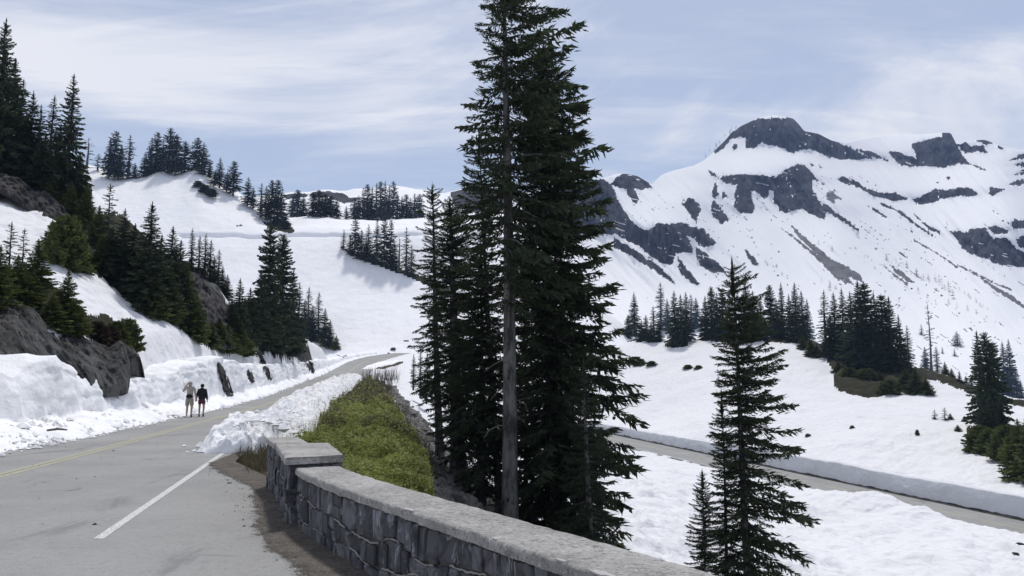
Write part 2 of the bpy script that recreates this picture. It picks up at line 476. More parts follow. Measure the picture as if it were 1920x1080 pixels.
def thin(n, f):
    """let some light through the leaf"""
    col = n.b.inputs["Base Color"].links[0].from_socket
    tr = n.t.nodes.new("ShaderNodeBsdfTranslucent"); n.link(col, tr.inputs["Color"])
    mx_ = n.t.nodes.new("ShaderNodeMixShader"); mx_.inputs[0].default_value = f
    n.link(n.b.outputs[0], mx_.inputs[1]); n.link(tr.outputs[0], mx_.inputs[2])
    n.link(mx_.outputs[0], n.t.nodes["Material Output"].inputs["Surface"])
def needle_mat(name, a, b, c):
    n = NT(name, 0.8, 0.12)
    r = n.rand()
    col = n.mix(n.ramp(n.noise(1.4, 3, 0.6), 0.35, 0.65), a, b)
    col = n.mix(n.math('MULTIPLY', n.ramp(n.noise(7.0, 3, 0.6), 0.50, 0.72), 0.55), col, c)
    col = n.mix(n.math('MULTIPLY', r, 0.35), col, b)
    n.color(col); thin(n, 0.25)
    return n.m
M_NEEDLE = needle_mat("dark_fir_needles", (0.030, 0.042, 0.027), (0.052, 0.068, 0.038), (0.095, 0.112, 0.054))
M_NEEDLE_MID = needle_mat("hillside_fir_needles", (0.040, 0.056, 0.036), (0.068, 0.090, 0.050), (0.120, 0.142, 0.068))
M_NEEDLE_YOUNG = needle_mat("young_fir_needles", (0.075, 0.100, 0.034), (0.125, 0.152, 0.050), (0.200, 0.220, 0.078))
M_NEEDLE_FAR = needle_mat("distant_conifer_needles", (0.028, 0.036, 0.024), (0.044, 0.053, 0.031), (0.072, 0.080, 0.042))
n_ = NT("conifer_bark", 0.95, 0.1)
n_.color(n_.mix(n_.ramp(n_.noise(5, 6, 0.7, stretch=(1, 1, 0.25)), 0.38, 0.62), (0.045, 0.042, 0.042), (0.185, 0.178, 0.172))); n_.bump(n_.noise(16, 5, 0.7, stretch=(1, 1, 0.3)), 0.06); M_BARK = n_.m
n_ = NT("bleached_dead_wood", 0.9, 0.1); n_.color(n_.mix(n_.noise(8, 4), (0.10, 0.09, 0.08), (0.22, 0.20, 0.18))); M_DEAD = n_.m
def leaf_mat(name, a, b, c):
    n = NT(name, 0.65, 0.25)
    col = n.mix(n.ramp(n.noise(1.1, 4, 0.6), 0.36, 0.62), a, b)
    col = n.mix(n.ramp(n.noise(11, 3, 0.6), 0.50, 0.72), col, c)
    n.color(col)
    thin(n, 0.42)
    return n.m
M_LEAF = leaf_mat("green_shrub_leaves", (0.150, 0.178, 0.040), (0.255, 0.280, 0.075), (0.390, 0.400, 0.170))
M_LEAF_DRY = leaf_mat("olive_dry_stems", (0.075, 0.070, 0.040), (0.105, 0.095, 0.052), (0.17, 0.145, 0.090))
M_RED = leaf_mat("reddish_brown_shrub", (0.040, 0.028, 0.019), (0.058, 0.040, 0.026), (0.085, 0.058, 0.038))
M_TWIG = leaf_mat("bare_twigs", (0.055, 0.047, 0.042), (0.085, 0.073, 0.065), (0.12, 0.105, 0.095))
def plain(name, c, rough=0.85):
    n = NT(name, rough, 0.2); n.color(n.mix(n.noise(25, 4), tuple(x * 0.82 for x in c), tuple(min(1, x * 1.15) for x in c))); return n.m
# ------------------------------------------------------------------ terrain: roads in plan
def road_x(Y): return interp(Y, [(-40, 0.6), (-20, -2.8), (0, -6.5), (8.6, -7.95), (14, -8.9), (20, -10.1), (38.7, -14.1), (60, -17.0), (70, -18.3), (100, -22.6), (120, -24.9), (150, -28.8), (168, -30.6), (182, -31.0), (194, -29.8), (204, -27.2), (213, -22.5), (222, -16.5)])
def road_z(Y): return interp(Y, [(-40, 0), (40, 0), (50, 0.2), (60, 0.5), (70, 0.78), (80, 1.12), (100, 1.95), (120, 3.0), (150, 5.0), (180, 7.3), (200, 9.0), (212, 10.1), (222, 11.0)])
_yy = np.arange(-45, 230, 0.5)
_rx = smooth1(road_x(_yy), 8); _rz = smooth1(road_z(_yy), 8)
def RX(Y): return np.interp(Y, _yy, _rx)
def RZ(Y): return np.interp(Y, _yy, _rz)
WALL_F = [(-2.50, 9.40), (-2.22, 8.75), (-1.80, 7.95), (-1.31, 7.10), (-0.80, 6.26), (-0.34, 5.48), (0.11, 4.73), (0.55, 3.98), (1.20, 2.95), (2.10, 1.75), (3.40, 0.40), (5.0, -1.0)]
PIER_L = [(-2.56, 9.25), (-3.12, 10.75), (-3.86, 12.75)]
def pave_right(Y):
    pts = [(y, x) for x, y in WALL_F] + [(12.75, -3.86), (9.41, -2.5), (-8, 9.0), (-40, 12), (16.5, -5.9), (19, -6.5)]
    w = interp(Y, pts)
    return np.where(Y < 19, w + 0.25, RX(Y) + 3.5)

# ground control points: (pixel column, distance Y, height z) ; 'y' entries give the pixel row instead of z
G = []
def gz(px, *pts):
    for Y, z in pts: G.append((ray(px, 720)[0], Y, z))
def gy(px, *pts):
    for Y, py in pts:
        a, e = ray(px, py); G.append((float(a), Y, EYE + float(e) * Y))
for px in (-1500, -900, -300, 200, 500, 900, 1400, 2000, 2600):
    gz(px, (1.2, 0), (2.0, 0 if px < 1500 else -0.4))
for px in (-1500, -900, -400, 0, 200, 400):
    gz(px, (3.2, 0), (5, 0), (7, 0))
for px in (-400, 0, 200, 400, 540):
    gz(px, (10, 0))
for px in (40, 200, 350, 480): gz(px, (14, 0))
for px in (160, 300, 420, 520): gz(px, (18, 0))
gz(600, (3.2, 0), (5, 0), (7, 0), (10, -.05), (13, -.05), (18, -.05), (25, 0), (40, .05), (60, .35), (80, .9), (105, 2.0))
gz(650, (8.5, -.05), (11, -.1), (15, -.1), (20, -.1), (30, 0), (50, .2), (75, .9), (105, 2.4), (120, 3.0), (150, 5.0), (175, 6.8))
gz(700, (8.5, -.1), (12, -.15), (18, -.1), (28, -.05), (45, .3), (70, 1.2), (95, 1.8), (120, 2.9), (150, 5.0), (185, 7.6), (205, 9.0))
gz(755, (8.3, -.2), (11, -.2), (16, -.25), (24, -.25), (40, .1))
gy(755, (58, 742), (80, 715), (110, 694), (150, 678), (190, 664), (215, 658))
gz(805, (8, -.3), (11, -.35), (16, -.4), (25, -.5))
gy(805, (40, 798), (60, 766), (90, 735), (130, 705), (180, 672), (215, 656))
gz(880, (7.2, -.4), (11, -.8), (16, -1.0), (22, -1.5), (30, -2.2), (45, -2.6), (70, -2.4), (110, -1.5), (160, 1.5), (215, 8))
gz(980, (6.4, -.5), (10, -1.2), (16, -1.9), (24, -3.0), (40, -4.2), (70, -5.0), (110, -5.0), (165, -3.5), (200, 4), (235, 9), (265, 8))
gz(1090, (5.6, -.6), (9, -1.5), (15, -3.0), (24, -4.4), (40, -5.2), (70, -6.0), (110, -6.5), (145, -6.0), (175, -2), (205, 8), (225, 10.5), (262, 6))
gz(1200, (5.0, -.7), (8, -1.8), (14, -3.8), (24, -5.0), (34, -5.2))
gy(1200, (47, 948), (62, 908), (80, 884), (98, 868), (152, 794), (175, 722), (200, 660), (212, 640), (235, 648), (265, 690))
gz(1340, (4.4, -.7), (7, -1.9), (12, -4.0), (20, -5.8), (30, -6.8))
gy(1340, (46, 985), (65, 930), (85, 900), (118, 845), (132, 790), (165, 703), (195, 645), (208, 632), (235, 645), (265, 690))
gz(1500, (3.8, -.8), (6, -2.0), (11, -4.2), (20, -6.4), (30, -7.5))
gy(1500, (40, 1082), (57, 1004), (78, 934), (103, 868), (120, 800), (150, 715), (180, 648), (192, 640), (220, 660), (262, 700))
gz(1660, (3.3, -.8), (5, -2.0), (10, -4.4), (20, -6.8), (30, -8.2))
gy(1660, (42, 1075), (58, 1004), (70, 958), (92, 895), (108, 820), (130, 760), (150, 715), (172, 685), (185, 682), (210, 710), (262, 760))
gz(1800, (3, -.8), (5, -2.4), (10, -4.9), (20, -7.4), (30, -8.8))
gy(1800, (42, 1082), (56, 1014), (64, 990), (80, 912), (98, 845), (118, 785), (140, 735), (158, 716), (172, 716), (205, 760), (262, 810))
gz(1940, (2.8, -.8), (5, -2.8), (10, -5.4), (20, -7.9), (30, -9.2))
gy(1940, (42, 1095), (54, 1040), (60, 1018), (73, 930), (86, 870), (105, 805), (122, 770), (138, 760), (155, 768), (200, 810), (262, 850))
gz(2250, (2.4, -.8), (5, -3.2), (10, -6), (25, -9.4), (45, -11), (60, -10), (80, -6), (110, -3), (150, -4), (262, -18))
gz(2700, (2.2, -1), (6, -4), (15, -8), (40, -11), (70, -6), (120, -2), (260, -15))
# left hillside
gz(-1500, (5.2, .5), (7, 2.5), (10, 6), (18, 14), (40, 32), (120, 50), (260, 50))
gz(-600, (10.5, 0), (13, 1.9), (17, 4.0), (25, 9.5), (40, 20), (65, 33), (90, 38), (140, 34), (260, 20))
gz(0, (18, 0), (22, 1.7))
gy(0, (27, 668), (31, 577), (36, 540), (45, 470), (55, 388), (66, 335), (80, 300), (95, 268), (106, 258), (150, 330), (200, 470), (262, 660))
gz(130, (21.6, 0), (25, 1.4))
gy(130, (29, 682), (34, 612), (42, 545), (52, 455), (60, 412), (70, 350), (84, 330), (95, 322), (140, 400), (200, 560), (262, 700))
gz(250, (29.5, 0), (33, 1.3))
gy(250, (37, 690), (43, 632), (50, 585), (61, 510), (72, 450), (82, 425), (120, 480), (180, 640), (262, 720))
gz(330, (38, 0), (41, 1.0))
gy(330, (45, 680), (50, 638), (56, 605), (66, 545), (75, 505), (84, 495), (115, 560), (180, 680), (262, 730))
gz(400, (48, .1), (51, 1.0))
gy(400, (55, 690), (60, 655), (66, 610), (74, 540), (80, 512), (88, 508), (120, 575), (180, 690), (262, 730))
gz(480, (60, .5), (63, 1.2))
gy(480, (68, 690), (74, 660), (84, 615), (95, 575), (105, 570), (135, 640), (190, 700), (262, 730))
gz(560, (75, .95), (78, 1.7))
gy(560, (84, 682), (92, 655), (104, 625), (114, 618), (140, 670), (190, 705), (262, 730))
gz(612, (108, 2.4))
gy(612, (116, 683), (122, 664), (130, 650), (138, 648), (160, 682), (200, 690), (262, 720))
gy(655, (200, 664), (225, 668), (262, 700))
gy(720, (225, 660), (262, 690))
gy(850, (240, 665), (265, 690))

Ga = np.array(G)
cp = np.stack([Ga[:, 0] * 2.0, np.log(Ga[:, 1])], 1)
val = Ga[:, 2] / Ga[:, 1]
def _k(d2): return 0.5 * d2 * np.log(d2 + 1e-12)
K = _k(((cp[:, None] - cp[None]) ** 2).sum(-1)) + np.eye(len(cp)) * 2e-4
Q = np.concatenate([np.ones((len(cp), 1)), cp], 1)
A = np.block([[K, Q], [Q.T, np.zeros((3, 3))]])
sol = np.linalg.solve(A, np.concatenate([val, np.zeros(3)]))
def tps(a, b):
    out = np.empty(a.shape); af = (a * 2.0).ravel(); bf = b.ravel(); o = out.ravel()
    for i in range(0, len(af), 40000):
        s = slice(i, i + 40000)
        d2 = (af[s, None] - cp[None, :, 0]) ** 2 + (bf[s, None] - cp[None, :, 1]) ** 2
        o[s] = _k(d2) @ sol[:-3] + sol[-3] + sol[-2] * af[s] + sol[-1] * bf[s]
    return o.reshape(a.shape)

LOWER = np.array([(60.0, 20.5, -12.2), (53.0, 38.0, -11.4), (41.2, 65.7, -10.0), (29.8, 92.9, -8.6), (18.4, 120.0, -7.2), (8.5, 143.0, -6.0), (-4.0, 160.0, -5.0), (-18.0, 170.0, -4.0)])
def densify(poly, n=200, s=6):
    seg = np.r_[0, np.cumsum(np.linalg.norm(np.diff(poly, axis=0), axis=1))]
    t = np.linspace(0, seg[-1], n)
    q = np.stack([np.interp(t, seg, poly[:, k]) for k in range(poly.shape[1])], 1)
    return smooth1(q, s, axis=0)
LOW = densify(LOWER)
_lt = np.gradient(LOW[:, :2], axis=0); _lt /= np.linalg.norm(_lt, axis=1)[:, None]
LOWN = np.stack([_lt[:, 1], -_lt[:, 0]], 1)         # to the right of travel = the far, uphill side
def lower_uv(X, Y):
    """signed offset from the lower road's centre line (positive = far side) and road height there"""
    sh = X.shape; x = X.ravel(); y = Y.ravel()
    u = np.full(x.shape, 99.0); z = np.zeros(x.shape)
    m = np.where((y > 15) & (y < 190) & (x > -32) & (x < 80))[0]
    for i in range(0, len(m), 20000):
        k = m[i:i + 20000]
        d = (x[k, None] - LOW[None, :, 0]) ** 2 + (y[k, None] - LOW[None, :, 1]) ** 2
        j = d.argmin(1)
        off = (x[k] - LOW[j, 0]) * LOWN[j, 0] + (y[k] - LOW[j, 1]) * LOWN[j, 1]
        dist = np.sqrt(d[np.arange(len(k)), j])
        u[k] = np.where(np.abs(off) > 0.5 * dist, off, np.sign(off) * dist); z[k] = LOW[j, 2]
    return u.reshape(sh), z.reshape(sh)

def sstep(x, a, b):
    t = np.clip((x - a) / (b - a), 0, 1); return t * t * (3 - 2 * t)

ga = np.concatenate([np.linspace(-1.6, -0.69, 60)[:-1], np.arange(-0.69, 0.70, 0.0024), np.linspace(0.70, 1.3, 40)[1:]])
gb = np.concatenate([np.linspace(math.log(1.25), math.log(17), 110)[:-1], np.linspace(math.log(17), math.log(150), 370)[:-1], np.linspace(math.log(150), math.log(268), 90)])
AA, BB = np.meshgrid(ga, gb)
GY = np.exp(BB); GX = AA * GY
GZ = tps(AA, BB) * GY
# natural undulation of the snow
und = sstep(GY, 20, 70)
GZ = GZ + fbm(GX / 9, GY / 9, 4, 11) * 0.9 * und + fbm(GX / 2.2, GY / 2.2, 3, 5) * 0.22 * sstep(GY, 8, 30)
# trampled, sun-cupped snow between the parapet and the lower road, and rough patches on the slopes
rough = sstep(GY, 14, 26) * (1 - sstep(GY, 90, 120)) * sstep(GX, -2, 6)
GZ = GZ + rough * (0.95 * fbm(GX / 1.7, GY / 1.7, 5, 91) + 0.55 * (ridged(GX / 0.9, GY / 1.2, 3, 92) - 0.5) * sstep(fbm(GX / 12, GY / 12, 2, 93), -0.08, 0.12))
lslope = sstep(GY, 24, 34) * (1 - sstep(GY, 110, 140)) * sstep(-GX, 14, 20)
GZ = GZ + lslope * 0.55 * fbm(GX / 1.1, GY / 1.1, 4, 94)
fld = sstep(GY, 85, 105) * sstep(GX, 8, 20)
GZ = GZ + fld * (0.45 * fbm(GX / 2.4, GY / 2.4, 5, 95) + 1.1 * fbm(GX / 22, GY / 22, 3, 96))
# upper road bed
uu = (GX - RX(GY))
rgt = pave_right(GY) - RX(GY)
w_l = sstep(uu, -6.0, -3.6)
w_r = 1 - sstep(uu - rgt, 0.0, 0.5 + 1.2 * sstep(GY, 14, 30))
w_up = w_l * w_r * (1 - sstep(GY, 214, 226))
GZ = GZ * (1 - w_up) + (RZ(GY) - 0.05) * w_up
# lower road bed
lu, lz = lower_uv(GX, GY)
w_lo = (1 - sstep(np.abs(lu), 3.7, 5.2)) * (1 - sstep(GY, 134, 146)) * (lu < 90)
GZ = GZ * (1 - w_lo) + (lz - 0.08) * w_lo
GE = (GZ - EYE) / GY
GV = np.stack([GX, GY, GZ], -1)

class Sheet:
    def __init__(s, a, Y, E): s.a = a; s.Y = Y; s.E = E
    def hit(s, px, py, ymin=0.0):
        a, e = ray(px, py)
        if a <= s.a[0] or a >= s.a[-1]: return None
        j = np.searchsorted(s.a, a); t = (a - s.a[j - 1]) / (s.a[j] - s.a[j - 1])
        Ec = s.E[:, j - 1] * (1 - t) + s.E[:, j] * t; Yc = s.Y[:, j - 1] * (1 - t) + s.Y[:, j] * t
        k = np.where((Ec[1:] >= e) & (Ec[:-1] < e) & (Yc[1:] >= ymin))[0]
        if not len(k): return None
        k = k[0]; q = (e - Ec[k]) / (Ec[k + 1] - Ec[k] + 1e-12)
        Y = Yc[k] * (1 - q) + Yc[k + 1] * q
        return np.array([a * Y, Y, EYE + e * Y])
S_G = Sheet(ga, GY, GE)
def ground_z(X, Y):
    """height of the near ground under plan points"""
    X = np.asarray(X, float); Y = np.asarray(Y, float)
    fa = np.interp(X / Y, ga, np.arange(len(ga))); fb = np.interp(np.log(Y), gb, np.arange(len(gb)))
    i = np.clip(fb.astype(int), 0, len(gb) - 2); j = np.clip(fa.astype(int), 0, len(ga) - 2)
    ty = fb - i; tx = fa - j
    return (GZ[i, j] * (1 - tx) + GZ[i, j + 1] * tx) * (1 - ty) + (GZ[i + 1, j] * (1 - tx) + GZ[i + 1, j + 1] * tx) * ty

def classify(V, zones, seed):
    """per-face zone index (0 = none) from outlines in the photograph, their edges roughened"""
    C = (V[:-1, :-1] + V[1:, :-1] + V[:-1, 1:] + V[1:, 1:]) / 4
    px, py = proj(C); Y = C[..., 1]
    lab = np.zeros(px.shape, int)
    jag = fbm(px / 7, py / 7, 4, seed)
    for i, z in enumerate(zones):
        s = sdf_poly(px, py, z['poly']) + jag * z.get('jag', 8)
        lab[(s > 0) & (Y > z.get('y0', 0)) & (Y < z.get('y1', 1e9))] = i + 1
    return lab

# ground zones where the snow has melted off
ZG = [
 dict(n='scree_slope', m=M_SCREE, y0=8, y1=75, poly=[(705, 700), (730, 705), (752, 738), (800, 790), (840, 838), (905, 905), (960, 960), (1000, 1100), (820, 1000), (800, 880), (765, 800), (735, 740)]),
 dict(n='shrub_bank', m=M_SOIL, y0=9.5, y1=95, jag=6, poly=[(400, 905), (425, 848), (478, 828), (520, 812), (575, 790), (640, 750), (672, 718), (695, 700), (715, 705), (745, 760), (775, 810), (808, 900), (840, 1000), (600, 1000), (470, 960)]),
 dict(n='soil_strip', m=M_SOIL, y0=2.5, y1=10.5, poly=[(560, 1000), (840, 990), (960, 1010), (1080, 1060), (1250, 1180), (1500, 1500), (1500, 2200), (560, 2200)]),
 dict(n='forest_floor', m=M_FOREST, y0=7.0, y1=34, jag=20, poly=[(835, 850), (905, 868), (960, 880), (1060, 900), (1150, 960), (1170, 1020), (1130, 1200), (900, 1200), (900, 950)]),
 dict(n='forest_floor', m=M_FOREST, y0=40, y1=140, poly=[(-90, 200), (60, 240), (170, 300), (172, 400), (150, 410), (100, 372), (60, 345), (0, 330), (-90, 320)]),
 dict(n='rock_face', m=M_ROCK_DARK, y0=40, y1=90, poly=[(-90, 310), (0, 322), (40, 326), (75, 348), (110, 372), (135, 398), (108, 412), (60, 400), (40, 380), (0, 352), (-90, 330)]),
 dict(n='forest_floor', m=M_FOREST, y0=40, y1=110, poly=[(95, 420), (150, 405), (180, 400), (250, 400), (350, 470), (372, 520), (410, 620), (440, 660), (420, 665), (370, 640), (330, 610), (290, 590), (240, 560), (190, 520), (160, 510), (120, 490)]),
 dict(n='rock_face', m=M_ROCK, y0=50, y1=110, poly=[(362, 500), (385, 505), (410, 545), (432, 590), (440, 640), (420, 655), (385, 625), (362, 590), (352, 545)]),
 dict(n='forest_floor', m=M_FOREST, y0=60, y1=130, poly=[(425, 570), (470, 560), (545, 600), (570, 630), (585, 670), (580, 690), (560, 672), (520, 668), (480, 655), (440, 645), (425, 620)]),
 dict(n='forest_floor', m=M_FOREST, y0=90, y1=160, poly=[(560, 610), (600, 612), (632, 640), (640, 652), (620, 656), (590, 640), (565, 628)]),
 dict(n='forest_floor', m=M_FOREST, y0=25, y1=60, jag=14, poly=[(-60, 520), (20, 500), (60, 520), (110, 540), (165, 590), (200, 590), (250, 620), (262, 650), (240, 660), (190, 640), (150, 630), (90, 605), (40, 575), (-60, 570)]),
 dict(n='heather_bank', m=M_HEATHER, y0=100, y1=230, jag=5, poly=[(1545, 668), (1600, 672), (1660, 680), (1720, 690), (1738, 712), (1745, 738), (1710, 735), (1690, 732), (1650, 745), (1610, 743), (1570, 732), (1560, 715), (1566, 698)]),
 dict(n='heather_bank', m=M_HEATHER, y0=60, y1=180, jag=6, poly=[(1812, 800), (1850, 795), (1900, 800), (2020, 780), (2020, 905), (1920, 905), (1895, 885), (1895, 860), (1870, 846), (1830, 840), (1815, 825)]),
 dict(n='heather_bank', m=M_HEATHER, y0=110, y1=250, jag=4, poly=[(1700, 688), (1730, 690), (1790, 708), (1830, 728), (1900, 748), (2000, 758), (2000, 772), (1900, 760), (1820, 738), (1760, 715), (1700, 705)]),
 dict(n='dark_edge', m=M_SOIL, y0=90, y1=175, jag=2, poly=thick([(688, 690), (715, 690), (738, 685), (756, 678)], [3, 4, 5, 5])),  # thin dark band along the lower edge of the snow slab
 dict(n='heather_bank', m=M_HEATHER, y0=120, y1=262, jag=4, poly=[(1175, 625), (1230, 625), (1240, 640), (1200, 642), (1175, 640)]),
 dict(n='heather_bank', m=M_HEATHER, y0=120, y1=262, jag=3, poly=[(1243, 648), (1262, 636), (1288, 634), (1290, 648), (1270, 653)]),
 dict(n='heather_bank', m=M_HEATHER, y0=120, y1=262, jag=3, poly=[(1308, 638), (1335, 628), (1380, 630), (1380, 641), (1340, 641)]),
 dict(n='heather_bank', m=M_HEATHER, y0=120, y1=262, jag=5, poly=[(1430, 632), (1520, 632), (1560, 655), (1560, 668), (1520, 665), (1500, 645), (1430, 641)]),
]
for z in ZG:
    if z['n'] == 'heather_bank':
        gpx, gpy = proj(GV); s_ = sdf_poly(gpx, gpy, z['poly'])
        GV[..., 2] += sstep(s_, -6, 16) * (GY > z['y0']) * (GY < z['y1']) * 1.1
lab = classify(GV, ZG, 31)
# rough relief in the bare zones (vertex weights from the face labels)
wr = np.zeros(GZ.shape)
for i, z in enumerate(ZG):
    amp = {'scree_slope': 0.10, 'rock_face': 0.0, 'forest_floor': 0.12, 'heather_bank': 0.25, 'shrub_bank': 0.05}.get(z['n'], 0.05)
    m = (lab == i + 1)
    wr[:-1, :-1] = np.maximum(wr[:-1, :-1], m * amp); wr[1:, 1:] = np.maximum(wr[1:, 1:], m * amp)
    if z['n'] == 'rock_face':
        k = np.zeros(GZ.shape); k[:-1, :-1] = m; k = smooth1(smooth1(k, 2, 0), 2, 1)
        cr = ridged(GX / 2.6, GZ / 4.0 + GY / 7.0, 4, 77) - 0.5
        GV[..., 0] += k * cr * 1.6; GV[..., 1] -= k * cr * 1.0; GV[..., 2] += k * (np.round(GZ * 0.9 + cr) / 0.9 - GZ) * 0.35
GV[..., 2] += wr * fbm(GX / 0.7, GY / 0.7, 4, 3) * 2
# raise the rims of the heather islands a little: snow lies lower there than the mound
ground = grid_obj("snow_ground", GV, lab == 0, M_SNOW)
ground["kind"] = "structure"
for i, z in enumerate(ZG):
    o = grid_obj(z['n'], GV, lab == i + 1, z['m'], ground)

# snow field behind and beside the viewpoint
def plane_sheet(name, x0, x1, y0, y1, nx, ny, zf, material):
    X, Y = np.meshgrid(np.linspace(x0, x1, nx), np.linspace(y0, y1, ny))
    return grid_obj(name, np.stack([X, Y, zf(X, Y)], -1), None, material)
back = plane_sheet("snow_field", -420, 420, -420, 1.27, 90, 60, lambda X, Y: -0.06 + np.clip(np.abs(X + 3) - 14, 0, 60) * np.where(X < 0, 0.45, -0.22) * sstep(-Y, -1.3, 14) + np.minimum(0, 1.27 - Y) * 0, M_SNOW)
back["kind"] = "structure"

# ------------------------------------------------------------------ snow bowl behind the far road bend
def loft_sheet(pxs, rows, seed, amp, blur, sub):
    """rows: list of (poly of (px,py), poly of (px,Y)); returns a grid with sub steps between rows"""
    PY = np.array([sinterp(pxs, r[0], blur) for r in rows]); YY = np.array([np.log(sinterp(pxs, r[1], blur * 2)) for r in rows])
    n = len(rows); t = np.linspace(0, n - 1, (n - 1) * sub + 1)
    i = np.minimum(t.astype(int), n - 2); f = t - i
    def cr(M):       # Catmull-Rom down the rows
        Mp = np.concatenate([2 * M[:1] - M[1:2], M, 2 * M[-1:] - M[-2:-1]])
        a, b, c, d = Mp[i], Mp[i + 1], Mp[i + 2], Mp[i + 3]; f_ = f[:, None]
        return 0.5 * (2 * b + (c - a) * f_ + (2 * a - 5 * b + 4 * c - d) * f_ ** 2 + (3 * b - a - 3 * c + d) * f_ ** 3)
    py = cr(PY); Y = np.exp(cr(YY))
    px = np.broadcast_to(pxs, py.shape)
    V = P(px, py, Y)
    V[..., 2] += fbm(V[..., 0] / 30, V[..., 1] / 30, 4, seed) * amp
    return V
bx = np.concatenate([np.arange(-420, -40, 20.0), np.arange(-40, 1000, 3.2), np.arange(1000, 1400, 16.0)])
ridge_B = [(-420, 250), (-100, 290), (100, 312), (150, 309), (180, 314), (215, 330), (245, 332), (275, 331), (300, 322), (335, 327), (350, 322), (372, 316), (392, 328), (420, 348), (450, 365), (480, 388), (500, 400), (525, 412), (550, 410), (580, 404), (620, 406), (660, 412), (720, 414), (790, 408), (880, 408), (960, 430), (1040, 490), (1120, 570), (1200, 640), (1400, 760)]
const = lambda v: [(-420, v), (1400, v)]
rows_B = [
 ([(-420, 760), (600, 735), (760, 738), (860, 800), (1400, 880)], const(176)),
 ([(-420, 690), (600, 668), (700, 662), (800, 660), (900, 672), (1000, 690), (1120, 715), (1400, 800)], const(206)),
 ([(-420, 545), (600, 552), (900, 560), (1000, 590), (1120, 650), (1200, 695), (1400, 790)], const(236)),
 ([(-420, 420), (150, 440), (600, 446), (900, 450), (1000, 505), (1120, 605), (1200, 665), (1400, 775)], const(266)),
 ([(p, max(y * 0.55 + 0.45 * 442, y + 2)) for p, y in ridge_B], [(-420, 292), (400, 288), (560, 284), (1400, 284)]),
 (ridge_B, [(-420, 325), (380, 314), (480, 306), (560, 315), (800, 322), (1400, 330)]),
 ([(p, y + 9) for p, y in ridge_B], [(-420, 345), (1400, 352)]),
 ([(p, y + 60) for p, y in ridge_B], [(-420, 420), (1400, 430)]),
]
BV = loft_sheet(bx, rows_B, 41, 2.2, 6, 38)
_bpx, _bpy = proj(BV)
BV[..., 2] += fbm(BV[..., 0] / 5, BV[..., 2] / 5, 3, 8) * 0.5
# the snowed-in road cut across the bowl
trk = np.exp(-((_bpy - 441 - fbm(_bpx / 60, _bpx * 0, 2, 4) * 8) / 2.6) ** 2) * sstep(_bpx, 320, 350) * (1 - sstep(_bpx, 760, 820))
BV[..., 2] -= trk * 0.9; BV[..., 1] += trk * 1.2
ZB = [
 dict(n='heather_bank', m=M_HEATHER, y1=318, jag=4, poly=[(486, 411), (499, 417), (513, 412), (530, 408), (541, 417), (554, 434), (541, 438), (519, 433), (502, 425)]),
 dict(n='dark_strip', m=M_HEATHER, y1=318, jag=3, poly=thick([(640, 463), (655, 473), (680, 484), (705, 493), (735, 503), (765, 513), (800, 527), (840, 548)], [3, 5, 7, 8, 9, 9, 14, 18])),  # dark band along the foot of the tree row
 dict(n='rock_patch', m=M_ROCK_DARK, y1=318, jag=2, poly=[(802, 622), (830, 620), (850, 628), (820, 630)]),
 dict(n='rock_patch', m=M_ROCK_DARK, y1=318, jag=2, poly=[(757, 638), (768, 637), (768, 640), (758, 641)]),
 dict(n='rock_patch', m=M_ROCK_DARK, y1=318, jag=2, poly=[(442, 423), (452, 421), (455, 423), (445, 425)]),
]
labB = classify(BV, ZB, 7)
bowl = grid_obj("snow_bowl", BV, labB == 0, M_SNOW_FAR); bowl["kind"] = "structure"
for i, z in enumerate(ZB): grid_obj(z['n'], BV, labB == i + 1, z['m'], bowl)
S_B = Sheet(ray(bx, 720)[0], BV[..., 1], (BV[..., 2] - EYE) / BV[..., 1])

# ------------------------------------------------------------------ far ridge seen over the bowl
fx = np.concatenate([np.arange(380, 1180, 3.0), np.arange(1180, 1500, 20.0)])
ridge_F = [(380, 380), (520, 366), (540, 362), (575, 361), (600, 357), (625, 358), (645, 361), (665, 357), (690, 356), (725, 350), (760, 352), (790, 358), (830, 366), (870, 356), (900, 350), (960, 358), (1040, 420), (1090, 520), (1140, 640), (1200, 720), (1500, 800)]
cF = lambda v: [(380, v), (1500, v)]
rows_F = [([(p, max(470, y + 10)) for p, y in ridge_F], cF(330)), ([(p, max(418, y + 6)) for p, y in ridge_F], cF(392)), ([(p, max(408, y + 3)) for p, y in ridge_F], cF(440)), ([(p, max(0.5 * y + 0.5 * 404, y + 1)) for p, y in ridge_F], cF(520)), (ridge_F, cF(600)), ([(p, y + 8) for p, y in ridge_F], cF(640)), ([(p, y + 60) for p, y in ridge_F], cF(760))]
FV = loft_sheet(fx, rows_F, 51, 5.0, 4, 20)
ZF = [
 dict(n='cliff', m=M_CLIFF, y1=605, jag=4, poly=[(532, 366), (548, 362), (572, 362), (578, 367), (560, 373), (537, 374)]),
 dict(n='cliff', m=M_CLIFF, y1=605, jag=4, poly=[(576, 364), (600, 358), (616, 359), (643, 362), (654, 370), (678, 371), (663, 378), (645, 381), (630, 376), (612, 369), (590, 371)]),
 dict(n='cliff', m=M_CLIFF, y1=605, jag=4, poly=[(845, 358), (875, 350), (930, 352), (960, 365), (940, 395), (880, 400), (850, 385)]),
]
labF = classify(FV, ZF, 9)
farr = grid_obj("far_ridge", FV, labF == 0, M_SNOW_FAR); farr["kind"] = "structure"
for i, z in enumerate(ZF): grid_obj(z['n'], FV, labF == i + 1, z['m'], farr)
S_F = Sheet(ray(fx, 720)[0], FV[..., 1], (FV[..., 2] - EYE) / FV[..., 1])

